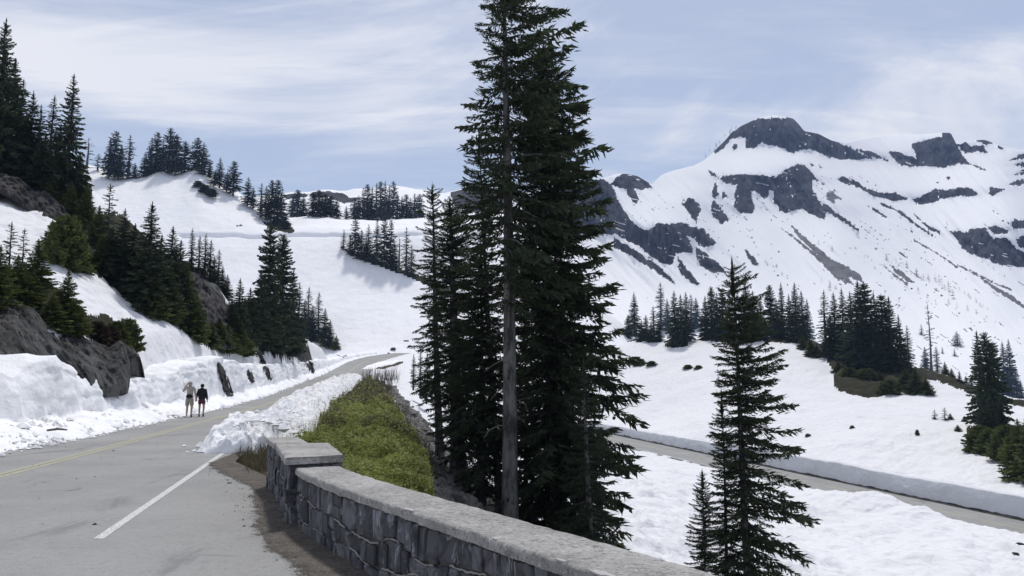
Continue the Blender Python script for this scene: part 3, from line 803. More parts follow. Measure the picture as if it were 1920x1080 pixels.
# ------------------------------------------------------------------ the mountain
mx = np.concatenate([np.arange(760, 1090, 6.0), np.arange(1090, 1960, 1.9), np.arange(1960, 2600, 10.0)])
ridge_M = [(760, 440), (860, 400), (960, 365), (1060, 345), (1120, 336), (1140, 331), (1157, 326), (1175, 326), (1195, 330), (1212, 340), (1222, 346), (1240, 328), (1262, 320), (1300, 311), (1320, 301), (1335, 288), (1345, 277), (1360, 263), (1373, 247), (1390, 236), (1405, 229), (1420, 222), (1440, 218), (1455, 216), (1470, 219), (1487, 222), (1497, 232), (1508, 246), (1520, 248), (1535, 251), (1560, 264), (1585, 268), (1610, 262), (1640, 256), (1670, 252), (1720, 252), (1750, 251), (1766, 249), (1783, 249), (1788, 260), (1794, 271), (1810, 266), (1830, 263), (1845, 262), (1862, 267), (1880, 277), (1900, 281), (1920, 282), (1980, 268), (2060, 262), (2150, 285), (2600, 380)]
CLIFFS = [
 [(1336, 287), (1350, 270), (1373, 247), (1390, 235), (1405, 227), (1420, 223), (1445, 222), (1487, 221), (1500, 234), (1512, 246), (1535, 250), (1560, 263), (1590, 275), (1612, 288), (1634, 297), (1600, 301), (1575, 299), (1555, 296), (1535, 287), (1515, 280), (1505, 279), (1485, 288), (1470, 280), (1445, 272), (1430, 270), (1427, 267), (1412, 281), (1397, 278), (1396, 260), (1388, 258), (1368, 265), (1356, 280), (1340, 291)],
 [(1603, 280), (1617, 282), (1633, 286), (1655, 296), (1674, 308), (1655, 301), (1640, 296), (1622, 291)],
 [(1708, 271), (1733, 263), (1763, 257), (1767, 249), (1783, 248), (1790, 263), (1797, 278), (1803, 290), (1813, 302), (1846, 319), (1820, 312), (1793, 307), (1767, 315), (1733, 312), (1707, 314), (1687, 310), (1663, 285), (1673, 283), (1690, 288), (1717, 298), (1713, 283)],
 [(1793, 271), (1813, 268), (1820, 275), (1843, 273), (1850, 287), (1830, 285), (1807, 290)],
 [(1827, 263), (1845, 261), (1862, 269), (1848, 272)], [(1870, 272), (1882, 278), (1880, 281), (1872, 277)],
 [(1343, 335), (1360, 330), (1403, 328), (1453, 333), (1473, 318), (1493, 308), (1507, 310), (1520, 323), (1533, 338), (1520, 340), (1525, 360), (1537, 377), (1547, 400), (1543, 412), (1520, 403), (1503, 391), (1473, 400), (1460, 397), (1457, 385), (1448, 383), (1450, 360), (1442, 357), (1437, 373), (1427, 372), (1413, 358), (1405, 358), (1410, 377), (1417, 390), (1410, 402), (1387, 400), (1375, 387), (1377, 367), (1382, 347), (1363, 347)],
 [(1537, 377), (1560, 392), (1590, 415), (1614, 437), (1600, 431), (1570, 410), (1545, 396)],
 [(1145, 347), (1155, 333), (1170, 325), (1197, 331), (1210, 337), (1222, 352), (1200, 355), (1187, 353), (1198, 373), (1190, 383), (1177, 367), (1173, 357)],
 [(1020, 340), (1130, 336), (1147, 350), (1157, 373), (1180, 413), (1207, 432), (1220, 430), (1230, 420), (1253, 422), (1280, 418), (1297, 425), (1320, 433), (1342, 457), (1327, 467), (1310, 460), (1300, 447), (1287, 443), (1297, 463), (1297, 473), (1267, 475), (1260, 497), (1240, 495), (1210, 473), (1200, 463), (1173, 450), (1153, 440), (1087, 445), (1020, 440)],
 [(1150, 445), (1163, 455), (1187, 467), (1220, 490), (1250, 513), (1267, 535), (1237, 516), (1203, 493), (1167, 472), (1150, 465)],
 [(1267, 480), (1277, 490), (1293, 513), (1313, 533), (1307, 537), (1283, 523), (1270, 503), (1273, 493)],
 [(1303, 463), (1327, 480), (1353, 503), (1360, 513), (1337, 513), (1313, 500), (1302, 480)],
 [(1280, 383), (1293, 370), (1307, 382), (1315, 393), (1307, 407), (1305, 420), (1297, 410)],
 [(1337, 377), (1350, 390), (1367, 413), (1353, 422), (1337, 410), (1333, 393)],
 [(1333, 363), (1340, 345), (1348, 367), (1337, 372)], [(1350, 355), (1363, 370), (1353, 375)],
 [(1568, 337), (1577, 330), (1600, 338), (1620, 352), (1647, 363), (1677, 362), (1700, 373), (1680, 378), (1657, 373), (1633, 367), (1610, 352), (1583, 345)],
 [(1712, 375), (1733, 365), (1753, 355), (1773, 357), (1793, 352), (1820, 353), (1833, 362), (1830, 368), (1800, 368), (1767, 373), (1740, 382), (1720, 385)],
 [(1853, 350), (1867, 352), (1883, 355), (1870, 363), (1858, 368), (1852, 363)],
 [(1787, 432), (1813, 437), (1820, 430), (1847, 428), (1860, 447), (1887, 447), (1907, 467), (1935, 483), (1990, 495), (1990, 505), (1887, 500), (1860, 493), (1853, 487), (1820, 477), (1803, 467), (1793, 450), (1780, 435)],
 [(1852, 428), (1867, 423), (1890, 433), (1890, 438), (1863, 440)], [(1895, 417), (1900, 412), (1960, 415), (1960, 432), (1900, 428)], [(1905, 450), (1920, 440), (1970, 440), (1970, 480), (1908, 463)],
 [(1890, 302), (1910, 291), (1960, 285), (1960, 292), (1905, 300)], [(1900, 310), (1920, 302), (1970, 298), (1970, 310), (1910, 313)], [(1902, 328), (1920, 320), (1970, 322), (1970, 330)], [(1890, 347), (1907, 338), (1930, 338), (1910, 350)],
 [(1713, 402), (1733, 420), (1767, 437), (1760, 440), (1740, 430)], thick([(1650, 382), (1685, 398), (1720, 424), (1753, 446)], [3, 4, 4, 2]),
 [(1627, 388), (1643, 393), (1662, 408), (1647, 403)], [(1395, 467), (1410, 480), (1423, 497), (1413, 498), (1400, 483)],
 [(1517, 305), (1527, 310), (1522, 315)], [(1532, 307), (1543, 315), (1537, 317)], [(1770, 333), (1783, 330), (1778, 338)], [(1372, 272), (1382, 270), (1379, 283), (1372, 283)],
 [(1328, 322), (1341, 327), (1345, 334), (1335, 331)],
]
SCREES = [
 [(1482, 423), (1493, 430), (1520, 455), (1560, 488), (1590, 520), (1600, 535), (1582, 528), (1543, 492), (1510, 458), (1490, 437)],
 thick([(1463, 428), (1495, 452), (1530, 480), (1562, 512), (1585, 532)], [2, 4, 7, 8, 4]),
 [(1560, 488), (1583, 498), (1613, 516), (1618, 530), (1590, 520), (1575, 508)],
 thick([(1713, 452), (1750, 472), (1795, 502)], [2, 3, 3]), thick([(1795, 498), (1837, 520), (1870, 545), (1897, 560), (1925, 580)], [2, 4, 6, 9, 4]),
 thick([(1815, 505), (1860, 530), (1898, 545)], 2.5),
 [(1667, 497), (1687, 508), (1713, 530), (1700, 529), (1680, 515)], thick([(1652, 497), (1678, 517), (1700, 535)], [2, 4, 3]),
 [(1547, 360), (1560, 360), (1580, 375), (1563, 373), (1563, 382), (1550, 373)],
]
nr = 390
rid = sinterp(mx, ridge_M, 2.0)
lev = np.linspace(800, 205, 450)
RPX, RPY = np.meshgrid(mx, lev)
RE_ = ray(RPX, RPY)[1]
sd_c = np.max([sdf_poly(RPX, RPY, c) for c in CLIFFS], 0)
wc = np.clip(0.5 + sd_c / 8, 0, 1)
tan_ = 0.34 + 0.30 * sstep(-RPY, -640, -470) + fbm(RPX / 60, RPY / 40, 3, 21) * 0.16
tan_ = np.maximum(tan_ * (1 - wc) + 2.4 * wc, RE_ + 0.14)
dl = np.zeros(RPY.shape)
dl[1:] = np.diff(RE_, axis=0) / (0.5 * (tan_[1:] + tan_[:-1]) - 0.5 * (RE_[1:] + RE_[:-1]))
LY = math.log(430) + np.cumsum(dl, 0)
LY = smooth1(smooth1(LY, 22, 1), 2.0, 0)
# gullies running down to the right, cliff ribs
q = RPX - 0.9 * RPY
LY = LY + fbm(q / 55, RPY / 260, 4, 61) * 0.030 * sstep(-RPY, -700, -560) + fbm(q / 14, RPY / 60, 3, 62) * 0.006
LY = LY + wc * (ridged(RPX / 11, RPY / 40, 4, 63) - 0.6) * 0.016
tt = np.linspace(0, 1, nr)
MPY = 780.0 * (1 - tt[:, None]) + rid[None] * tt[:, None]
MPX = np.broadcast_to(mx, MPY.shape).copy()
MY = np.empty(MPY.shape)
for j in range(len(mx)): MY[:, j] = np.exp(np.interp(-MPY[:, j], -lev, LY[:, j]))
MV = P(MPX, MPY, MY)
q = MPX - 0.9 * MPY
# back of the mountain
Bk = []
for k, (dy, dz) in enumerate([(25, -3), (80, -25), (220, -110), (500, -330)]):
    b = MV[-1].copy(); b[:, 1] += dy; b[:, 0] *= (b[:, 1]) / (b[:, 1] - dy); b[:, 2] += dz; Bk.append(b)
MV2 = np.concatenate([MV, np.array(Bk)], 0)
cpx, cpy = MPX[:-1, :-1], MPY[:-1, :-1]
jag = fbm(cpx / 5, cpy / 5, 4, 71)
labM = np.zeros((MV2.shape[0] - 1, MV2.shape[1] - 1), int)
for i, c in enumerate(SCREES): labM[:nr - 1][(sdf_poly(cpx, cpy, c) + jag * 6) > 0] = 100 + i
for i, c in enumerate(CLIFFS): labM[:nr - 1][(sdf_poly(cpx, cpy, c) + jag * 4 + (ridged(cpx / 7, cpy / 22, 3, 5) - 0.62) * 5) > 0] = 1 + i
# snow caught on the ledges and in the gullies of the cliffs
led = (vnoise(cpx / 26 + 0.3 * cpy / 26, (cpy - 0.25 * cpx + 6 * fbm(cpx / 30, cpy / 30, 2, 73)) / 2.4, 74) > 0.90) & (vnoise(cpx / 34, cpy / 22, 75) > 0.66)
gul = (ridged((cpx - 0.25 * cpy) / 9, cpy / 60, 2, 76) > 0.94) & (vnoise(cpx / 25, cpy / 18, 78) > 0.62)
c_ = labM[:nr - 1]
c_[(led | gul) & (c_ > 0) & (c_ < 90)] = 0
# broken streaks and spots of bare ground along the fall line
wf_ = (cpy - 0.75 * cpx) / 1.25; al = (cpx + 0.75 * cpy) / 1.25
sp = (vnoise(wf_ / 1.9, al / 9.0, 91) + 0.5 * (vnoise(cpx / 2.2, cpy / 2.2, 93) - 0.5) > 0.985) & (vnoise(wf_ / 26, al / 60, 92) > 0.62) & (cpy > 330) & (cpx > 1180) & (cpx < 2000)
sp |= (vnoise(wf_ / 1.7, al / 26.0, 97) > 0.935) & (vnoise(wf_ / 18, al / 90, 98) > 0.60) & (cpy > 420) & (cpx > 1400)
c_[sp & (c_ == 0)] = 99
mountain = grid_obj("mountain", MV2, labM == 0, M_SNOW_FAR); mountain["kind"] = "structure"
for v in np.unique(labM):
    if v == 0: continue
    nm, mt = ("scree_streak", M_SCREE_FAR) if v >= 100 else (("bare_patches", M_CLIFF) if v == 99 else ("cliff", M_CLIFF))
    o = grid_obj(nm, MV2, labM == v, mt, mountain)
    if v == 99: o["kind"] = "stuff"
S_M = Sheet(ray(mx, 720)[0], MV[..., 1], (MV[..., 2] - EYE) / MV[..., 1])

def ground_at(px, py, ymin=0.0, sheets=None):
    best = None
    for s in (sheets or (S_G, S_B, S_F, S_M)):
        h = s.hit(px, py, ymin)
        if h is not None and (best is None or h[1] < best[1]): best = h
    return best
# ------------------------------------------------------------------ roads
rng = np.random.default_rng(7)
def strip(name, Ys, ul, ur, n, lift, material, parent=None):
    """sheet along the upper road between lateral offsets ul(Y)..ur(Y)"""
    t = np.linspace(0, 1, n)
    L = np.array([ul(y) for y in Ys]); R_ = np.array([ur(y) for y in Ys])
    X = L[:, None] * (1 - t) + R_[:, None] * t
    Y = np.repeat(np.asarray(Ys)[:, None], n, 1)
    Z = RZ(Y) + lift
    return grid_obj(name, np.stack([X, Y, Z], -1), None, material, parent)
Yr = np.concatenate([np.arange(-38, 0, 1.5), np.arange(0, 60, 0.5), np.arange(60, 222, 1.5)])
road = strip("road", Yr, lambda y: RX(y) - 3.5, lambda y: float(pave_right(np.array(y))), 24, 0.0, M_ASPHALT)
road["kind"] = "structure"
def line_strip(name, Ys, off, w, material, parent=None):
    Ys = np.asarray(Ys); sl = np.gradient(RX(Ys), Ys) if len(Ys) > 2 else 0 * Ys
    k = np.sqrt(1 + sl ** 2)
    wob = 0.012 * np.sin(Ys * 1.7) 
    return strip(name, Ys, lambda y: RX(y) + (off - w / 2) * 1.015, lambda y: RX(y) + (off + w / 2) * 1.015, 2, 0.004, material, parent)
line_strip("centre_line", np.arange(-20, 210, 1.0), -0.10, 0.11, M_YELLOW, road)
line_strip("centre_line", np.arange(-20, 210, 1.0), 0.10, 0.11, M_YELLOW, road)
line_strip("edge_line", np.arange(110, 205, 1.0), 3.05, 0.12, M_WHITE, road)
# the white edge line that starts at the pull-out
yl = np.linspace(8.57, 19.5, 40); xl = -4.30 + (yl - 8.57) * (-6.62 + 4.30) / (18.5 - 8.57)
V = np.stack([np.stack([xl - 0.055, yl, 0 * yl + 0.004], -1), np.stack([xl + 0.055, yl, 0 * yl + 0.004], -1)], 1)
grid_obj("edge_line", V, None, M_WHITE, road)
# gravel and pine litter along the foot of the wall, fraying out over the asphalt
gy_ = np.linspace(1.5, 19.0, 160); gt = np.linspace(0, 1, 30)
right = pave_right(gy_) + 0.02
wid = interp(gy_, [(1.5, 0.6), (4, 0.7), (6.6, 0.95), (8, 1.0), (10, 0.75), (12.7, 0.5), (15, 0.7), (17, 0.5), (19, 0.15)])
X = right[:, None] - 0.22 - wid[:, None] * (1 - gt) + 0.25 * gt
Z = 0.004 + 0.04 * gt ** 3
gv = grid_obj("gravel_verge", np.stack([X, np.repeat(gy_[:, None], 30, 1), np.broadcast_to(Z, X.shape)], -1), None, M_GRAVEL_FRAY, road)
at = gv.data.attributes.new("cover", 'FLOAT', 'POINT'); at.data.foreach_set("value", np.broadcast_to(gt, X.shape).astype(np.float32).ravel())

ls = LOW; tl = np.linspace(-1, 1, 9)
def low_strip(name, u0, u1, n, lift, material, parent=None, i0=0, i1=None):
    q = slice(i0, i1); t = np.linspace(u0, u1, n)
    X = ls[q, 0][:, None] + LOWN[q, 0][:, None] * t; Y = ls[q, 1][:, None] + LOWN[q, 1][:, None] * t
    Z = np.repeat(ls[q, 2][:, None], n, 1) + lift
    return grid_obj(name, np.stack([X, Y, Z], -1), None, material, parent)
lower = low_strip("lower_road", -3.7, 3.7, 14, 0.0, M_ASPHALT, None, 0, 162); lower["kind"] = "structure"
low_strip("centre_line", -0.16, -0.05, 2, 0.004, M_YELLOW, lower, 0, 160)
low_strip("centre_line", 0.05, 0.16, 2, 0.004, M_YELLOW, lower, 0, 160)
low_strip("edge_line", -2.95, -2.83, 2, 0.004, M_WHITE, lower, 0, 160)

# ------------------------------------------------------------------ ploughed snow banks
def bank_mesh(base, nrm, prof, noise_amp, seed, fine=0.12):
    """base (n,3) toe line, nrm (n,2) direction away from the road, prof(i,t)->(out, up) arrays of shape (n,m)"""
    out, up = prof
    V = np.empty(out.shape + (3,))
    V[..., 0] = base[:, None, 0] + nrm[:, None, 0] * out
    V[..., 1] = base[:, None, 1] + nrm[:, None, 1] * out
    V[..., 2] = base[:, None, 2] + up
    n = np.stack([fbm3(V, 0.8, 3, seed), fbm3(V, 0.8, 3, seed + 9), fbm3(V, 0.9, 3, seed + 17)], -1) * noise_amp
    n += np.stack([fbm3(V, 3.5, 3, seed + 3), fbm3(V, 3.5, 3, seed + 5), fbm3(V, 3.5, 3, seed + 7)], -1) * fine
    w = np.ones(out.shape[1]); w[0] = 0.5
    V += n * w[None, :, None]
    return V
# left bank: rough apron at the road edge, a cut face, then the slope behind
Yb = np.concatenate([np.arange(4, 14, 0.4), np.arange(14, 60, 0.19), np.arange(60, 196, 0.6)])
tx = np.gradient(RX(Yb), Yb); nn = np.stack([-1 / np.sqrt(1 + tx ** 2), tx / np.sqrt(1 + tx ** 2)], 1)
toe = interp(Yb, [(4, 2.3), (12, 2.2), (18, 1.95), (30, 1.75), (45, 1.8), (60, 1.9), (80, 2.6), (100, 3.0), (190, 3.3)]) + 0.5 * fbm(Yb / 2.5, Yb * 0, 4, 5)
base = np.stack([RX(Yb) + nn[:, 0] * toe, Yb + nn[:, 1] * toe, RZ(Yb) - 0.03], 1)
hgt = interp(Yb, [(4, 2.0), (18, 2.1), (22.6, 2.0), (25, 1.9), (27, 2.5), (30.5, 2.05), (33.5, 1.6), (36.5, 1.6), (38, 1.75), (43, 2.2), (48, 2.7), (54, 3.0), (58, 2.9), (63, 2.5), (70, 2.4), (80, 2.4), (90, 2.4), (105, 2.0), (120, 2.2), (135, 1.6), (160, 1.1), (190, 0.8)])
hgt = hgt * (1 + 0.22 * fbm(Yb / 1.3, Yb * 0, 3, 15))
apw = interp(Yb, [(4, 1.6), (20, 1.7), (30, 1.5), (45, 1.1), (70, 0.9), (190, 0.6)]) * (1 + 0.5 * fbm(Yb / 1.8, Yb * 0 + 3, 3, 16))
m_ap, m_f, m_b = 16, 22, 14
o1 = np.linspace(0, 1, m_ap); o2 = np.linspace(0, 1, m_f + 1)[1:]; o3 = np.linspace(0, 1, m_b + 1)[1:]
aph = np.minimum(0.62, hgt * 0.36) * (1 + 0.7 * fbm(Yb / 1.1, Yb * 0 + 5, 3, 18))
out = np.concatenate([apw[:, None] * o1, apw[:, None] + 0.42 * o2 ** 1.2 + 0.09 * (vnoise(np.repeat(Yb[:, None] / 2.5, m_f, 1), (hgt[:, None] * o2) * 4.2, 55) - .5) * np.sin(o2 * math.pi), apw[:, None] + 0.42 + 4.6 * o3], 1)
up = np.concatenate([aph[:, None] * o1 ** 0.75, aph[:, None] + (hgt - aph)[:, None] * (0.65 * o2 + 0.35 * np.sin(o2 * math.pi / 2)), hgt[:, None] + 0.35 * o3 - 1.9 * o3 ** 2.5], 1)
BKV = bank_mesh(base, nn, (out, up), 0.34, 101, 0.17)
bank = grid_obj("snow_bank", BKV, None, M_SNOW_BANK)
tag(bank, "tall ploughed snow bank with a sheer cut face along the left road edge", "snow bank")
# far bank of the lower road
i0, i1 = 4, 160
bs = ls[i0:i1]; lnm = LOWN[i0:i1]
den = densify(np.concatenate([bs, lnm], 1), 520, 2)
bs, lnm = den[:, :3], den[:, 3:5]; lnm /= np.linalg.norm(lnm, axis=1)[:, None]
sv = np.arange(len(bs)) * 0.3
h2 = 1.75 * (1 + 0.25 * fbm(sv / 14, sv * 0, 3, 25)) * interp(np.linspace(0, 1, len(bs)), [(0, .9), (0.25, 1.1), (0.6, 1.0), (0.85, 0.8), (1, .6)])
o1 = np.linspace(0, 1, 18); o3 = np.linspace(0, 1, 12)[1:]
out = np.concatenate([3.45 + 0.38 * o1 ** 1.1 + 0 * h2[:, None], 3.83 + 5.7 * o3 + 0 * h2[:, None]], 1)
up = np.concatenate([h2[:, None] * (0.6 * o1 + 0.4 * np.sin(o1 * math.pi / 2)), h2[:, None] + 0.25 * o3 - 2.2 * o3 ** 2], 1)
base = bs.copy(); base[:, 2] -= 0.02
fb = grid_obj("snow_bank", bank_mesh(base, lnm, (out, up), 0.22, 131, 0.06), None, M_SNOW_SHADED)
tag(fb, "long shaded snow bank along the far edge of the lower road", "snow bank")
# dark wet line of debris at its foot
dt = MB()
dv = np.stack([bs[:, 0] + lnm[:, 0] * (3.38 + 0.12 * fbm(sv / 2, sv * 0, 3, 8)), bs[:, 1] + lnm[:, 1] * 3.38, bs[:, 2] + 0.05], 1)
grid_obj("debris_line", np.stack([dv - np.c_[lnm * 0.30, np.full(len(bs), 0.046)], dv + np.c_[lnm * 0.0, np.full(len(bs), .03)], dv + np.c_[lnm * 0.25, np.full(len(bs), 0.22) * (0.6 + vnoise(sv * 1.5, sv * 0, 3))]], 1), None, M_ROCK_DARK, lower)
# near berm of the lower road
den = densify(np.concatenate([ls[14:118], -LOWN[14:118]], 1), 420, 2)
bs, lnm = den[:, :3], den[:, 3:5]; lnm /= np.linalg.norm(lnm, axis=1)[:, None]
sv = np.arange(len(bs)) * 0.24
h3 = interp(np.linspace(0, 1, len(bs)), [(0, 0.45), (0.12, 0.4), (0.3, 0.4), (0.45, 0.6), (0.54, 1.3), (0.60, 0.7), (0.66, 0.1), (0.8, 0.0), (1, 0.0)]) * (1 + 0.8 * fbm(sv / 2.2, sv * 0, 4, 29))
o1 = np.linspace(0, 1, 14); o3 = np.linspace(0, 1, 16)[1:]
off0 = 3.3 + 0.7 * fbm(sv / 3.0, sv * 0 + 8, 4, 39)
out = np.concatenate([off0[:, None] + 1.1 * o1, off0[:, None] + 1.1 + 6 * o3], 1)
up = np.concatenate([h3[:, None] * np.sin(o1 * math.pi / 2), h3[:, None] * (1 - 0.25 * o3) - 1.3 * o3 ** 2.2], 1)
base = bs.copy(); base[:, 2] -= 0.05
nb = grid_obj("snow_berm", bank_mesh(base, lnm, (out, up), 0.42, 151, 0.22), None, M_SNOW)
tag(nb, "lumpy bright snow berm on the near side of the lower road", "snow bank")
# berm and heap at the right edge of the upper road
def mound(name, label, path, hw, h, seed, mat, n=220, m=46, lump=0.45, chunk=0.28):
    p = densify(np.array(path, float), n, 3)
    t = np.gradient(p, axis=0); t /= np.linalg.norm(t, axis=1)[:, None]
    nr_ = np.stack([t[:, 1], -t[:, 0]], 1)
    s = np.linspace(0, 1, n); HW = interp(s, hw)[:, None]; H = interp(s, h)[:, None]
    u = np.linspace(-1, 1, m)[None]
    X = p[:, None, 0] + nr_[:, None, 0] * HW * u; Y = p[:, None, 1] + nr_[:, None, 1] * HW * u
    body = np.maximum(0, 1 - np.abs(u) ** 2.2) ** 0.8 * np.sqrt(np.clip(np.minimum(s, 1 - s) * n / 10, 0, 1))[:, None]
    Z = RZ(Y) - 0.05 + H * body * (1 + lump * 2 * fbm(X / 0.9, Y / 0.9, 3, seed)) + body * chunk * (ridged(X / 0.30, Y / 0.38, 5, seed + 3) - 0.55)
    X = X + body * 0.35 * fbm(X * 2.2, Y * 2.2, 3, seed + 5); Y = Y + body * 0.35 * fbm(X * 2.2, Y * 2.2, 3, seed + 6)
    return tag(grid_obj(name, np.stack([X, Y, Z], -1), None, mat), label, "snow")
mound("snow_heap", "rounded white snow heap on the pavement at the end of the edge line", [(-6.55, 18.9), (-6.75, 20.2), (-6.95, 21.6), (-7.1, 23.2)], [(0, 0.55), (0.25, 0.95), (0.6, 0.95), (1, 0.7)], [(0, 0.42), (0.3, 0.70), (0.7, 0.62), (1, 0.4)], 61, M_SNOW_BANK, 150, 110, 0.40, 0.40)
mound("snow_berm", "long dirty chunky snow berm between the road and the green bank", [(-6.3, 20.5), (-7.6, 26), (-9.2, 33), (-10.8, 40), (-12.6, 50), (-14.4, 60), (-17.5, 80), (-20.0, 100), (-21.0, 108)], [(0, 0.9), (0.1, 1.2), (0.3, 1.5), (0.6, 1.6), (1, 1.2)], [(0, 0.5), (0.08, 0.6), (0.2, 0.75), (0.5, 0.95), (0.8, 0.9), (1, 0.5)], 67, M_SNOW_DIRTY, 520, 60, 0.5, 0.45)
mound("snow_slab", "flat snow slab with a dark undercut edge beside the far road bend", [(-24.5, 136), (-24.0, 150), (-22.0, 165)], [(0, 1.2), (0.5, 2.2), (1, 1.0)], [(0, 0.5), (0.5, 0.8), (1, 0.4)], 71, M_SNOW_BANK, 60, 24, 0.2, 0.1)

# ------------------------------------------------------------------ crags: rocks standing out of the snow
def crag(name, label, pxs, top, bot, Yb, Yt, seed, mat, amp, steps=46, bulge=0.0, cell=1.0):
    """outcrop whose front face spans bot..top (pixel rows) at distances Yb..Yt, with a back that goes into the hill"""
    tp = interp(pxs, top); bt = interp(pxs, bot); yb = interp(pxs, Yb); yt = interp(pxs, Yt)
    t = np.linspace(0, 1, steps)[:, None]
    py = bt * (1 - t) + tp * t
    Y = yb * (1 - t ** 1.6) + yt * t ** 1.6 - bulge * np.sin(t * math.pi) 
    V = P(np.broadcast_to(pxs, py.shape), py, Y)
    q = V / cell
    st = np.stack([q[..., 0] + 0.4 * q[..., 1], q[..., 1], q[..., 2] * 0.55], -1)
    cr = fbm3(st, 0.9, 4, seed); bl = np.floor(vnoise3(st[..., 0] * 1.3, st[..., 1] * 1.3, st[..., 2] * 1.3, seed + 4) * 5) / 5 - 0.5
    d = (cr * 1.3 + bl * 0.35 + (1 - np.abs(2 * vnoise3(st[..., 0] * 2.6, st[..., 1] * 2.6, st[..., 2] * 2.6, seed + 6) - 1) - .6) * 0.35 + fbm3(st, 5.0, 4, seed + 8) * 0.45) * amp
    edge = np.sin(np.clip(t, 0.0, 1.0) * math.pi / 2) ** 0.3
    ce = np.clip(np.minimum(pxs - pxs[0], pxs[-1] - pxs) / 9.0, 0, 1)[None]
    V[..., 1] += (1 - np.sqrt(ce)) * amp * 3.0; V[..., 0] -= (1 - np.sqrt(ce)) * amp * 1.5
    V[..., 1] -= d * edge; V[..., 0] += 0.6 * d * edge; V[..., 2] += 0.35 * d * edge
    back = V[-1:].copy(); back[..., 1] += amp * 2.0; back[..., 2] -= amp * 0.5
    back2 = back.copy(); back2[..., 1] += amp * 3; back2[..., 2] -= amp * 5
    o = grid_obj(name, np.concatenate([V, back, back2]), None, mat)
    return tag(o, label, "rock")
crag("rock_outcrop", "broad grey weathered rock face above the snow bank at the left edge", np.arange(-140, 247, 1.6),
     [(-140, 520), (-60, 545), (0, 572), (28, 563), (60, 578), (92, 606), (115, 622), (150, 632), (185, 642), (205, 652), (226, 636), (236, 650), (246, 680)],
     [(-140, 745), (0, 735), (60, 740), (95, 735), (160, 740), (200, 745), (230, 742), (246, 735)],
     [(-140, 21.5), (0, 25.5), (120, 29.5), (200, 32), (246, 34)], [(-140, 25), (0, 30.5), (120, 33.5), (200, 36), (246, 37)], 201, M_ROCK, 0.75, 60, 0.7, 1.4)
from mathutils.bvhtree import BVHTree
_nb = BKV.shape[0] * BKV.shape[1]
_bf = grid_faces(*BKV.shape[:2])
_sub = GV[120:480:2, 60:380:2]
BV_T = BVHTree.FromPolygons([Vector(v) for v in np.concatenate([BKV.reshape(-1, 3), _sub.reshape(-1, 3)])], [tuple(f) for f in np.concatenate([_bf, grid_faces(*_sub.shape[:2]) + _nb])])
def crag_on(name, label, top, bot, seed, mat, bulge, n=34, steps=40):
    """rock standing out of the snow surface it is rooted in, outlined by top and bot pixel rows"""
    pxs = np.linspace(top[0][0], top[-1][0], n); tp = interp(pxs, top); bt = interp(pxs, bot)
    V = np.zeros((steps, n, 3)); last = None
    for i in range(steps):
        for j in range(n):
            t = i / (steps - 1); py = bt[j] * (1 - t) + tp[j] * t
            a, e = ray(pxs[j], py); d = Vector((float(a), 1.0, float(e))).normalized()
            h = BV_T.ray_cast(Vector((0, 0, EYE)), d)[0]
            if h is None:
                h = last if last is not None else ground_at(pxs[j], py)
            last = h
            q = min(t, 1 - t, j / (n - 1), 1 - j / (n - 1)) * 2
            V[i, j] = np.array(h) - np.array(d) * (bulge * math.sqrt(min(1, q * 2.2)) - 0.12)
    V = smooth1(smooth1(V, 1.0, 0), 1.0, 1)
    nz = fbm3(V, 2.6, 4, seed) * bulge * 1.5 + fbm3(V, 9.0, 2, seed + 3) * bulge * .35
    V[..., 1] -= nz; V[..., 0] += nz * .5
    return tag(grid_obj(name, V, None, mat), label, "rock")
crag_on("rock_pillar", "slim dark leaning rock sticking out of the snow bank ahead of the walkers", [(405, 683), (410, 677), (416, 680), (422, 690), (428, 708), (434, 728), (438, 738)], [(405, 690), (410, 700), (416, 722), (420, 738), (428, 743), (434, 743), (438, 743)], 211, M_ROCK_DARK, 0.45)
crag_on("rock_pillar", "short dark rock showing through the bank beyond the leaning rock", [(462, 696), (466, 690), (472, 696), (478, 710)], [(462, 700), (466, 714), (472, 720), (478, 716)], 213, M_ROCK_DARK, 0.35, 20, 24)
crag_on("rock_rib", "dark slanting rock rib running down the snow bank below the firs", [(480, 655), (487, 652), (494, 668), (502, 688), (511, 704)], [(480, 660), (487, 672), (494, 694), (502, 712), (511, 714)], 217, M_ROCK_DARK, 0.5)
crag_on("rock_outcrop", "dark blocky rock under the tall firs beside the road bend", [(552, 660), (564, 652), (578, 660), (584, 670), (590, 690)], [(552, 668), (564, 678), (578, 694), (584, 700), (590, 702)], 219, M_ROCK_DARK, 0.7, 40, 30)
crag_on("rock_outcrop", "small dark rocks where the snow bank meets the far road", [(622, 660), (632, 654), (642, 658), (650, 664)], [(622, 664), (632, 668), (642, 672), (650, 668)], 221, M_ROCK_DARK, 0.5, 24, 20)
crag("rock_outcrop", "dark ledgy rock wall below the firs on the upper hillside", np.arange(-60, 132, 1.6),
     [(-60, 305), (0, 326), (35, 334), (60, 350), (85, 362), (110, 380), (122, 392), (132, 406)], [(-60, 350), (0, 362), (30, 378), (45, 392), (65, 402), (100, 412), (132, 414)],
     [(-60, 54), (0, 56), (132, 57)], [(-60, 58), (0, 60), (132, 59.5)], 223, M_ROCK_DARK, 1.0, 40, 0.3, 1.3)
crag("rock_outcrop", "dark slabby rock on the hillside between the two fir stands", np.arange(358, 444, 1.2),
     [(358, 540), (368, 520), (385, 528), (405, 555), (425, 590), (436, 615), (444, 642)], [(358, 590), (370, 622), (390, 640), (415, 655), (444, 655)],
     [(358, 63), (400, 62), (444, 64)], [(358, 68), (400, 70), (444, 69)], 227, M_ROCK_DARK, 1.0, 40, 0.3, 1.3)
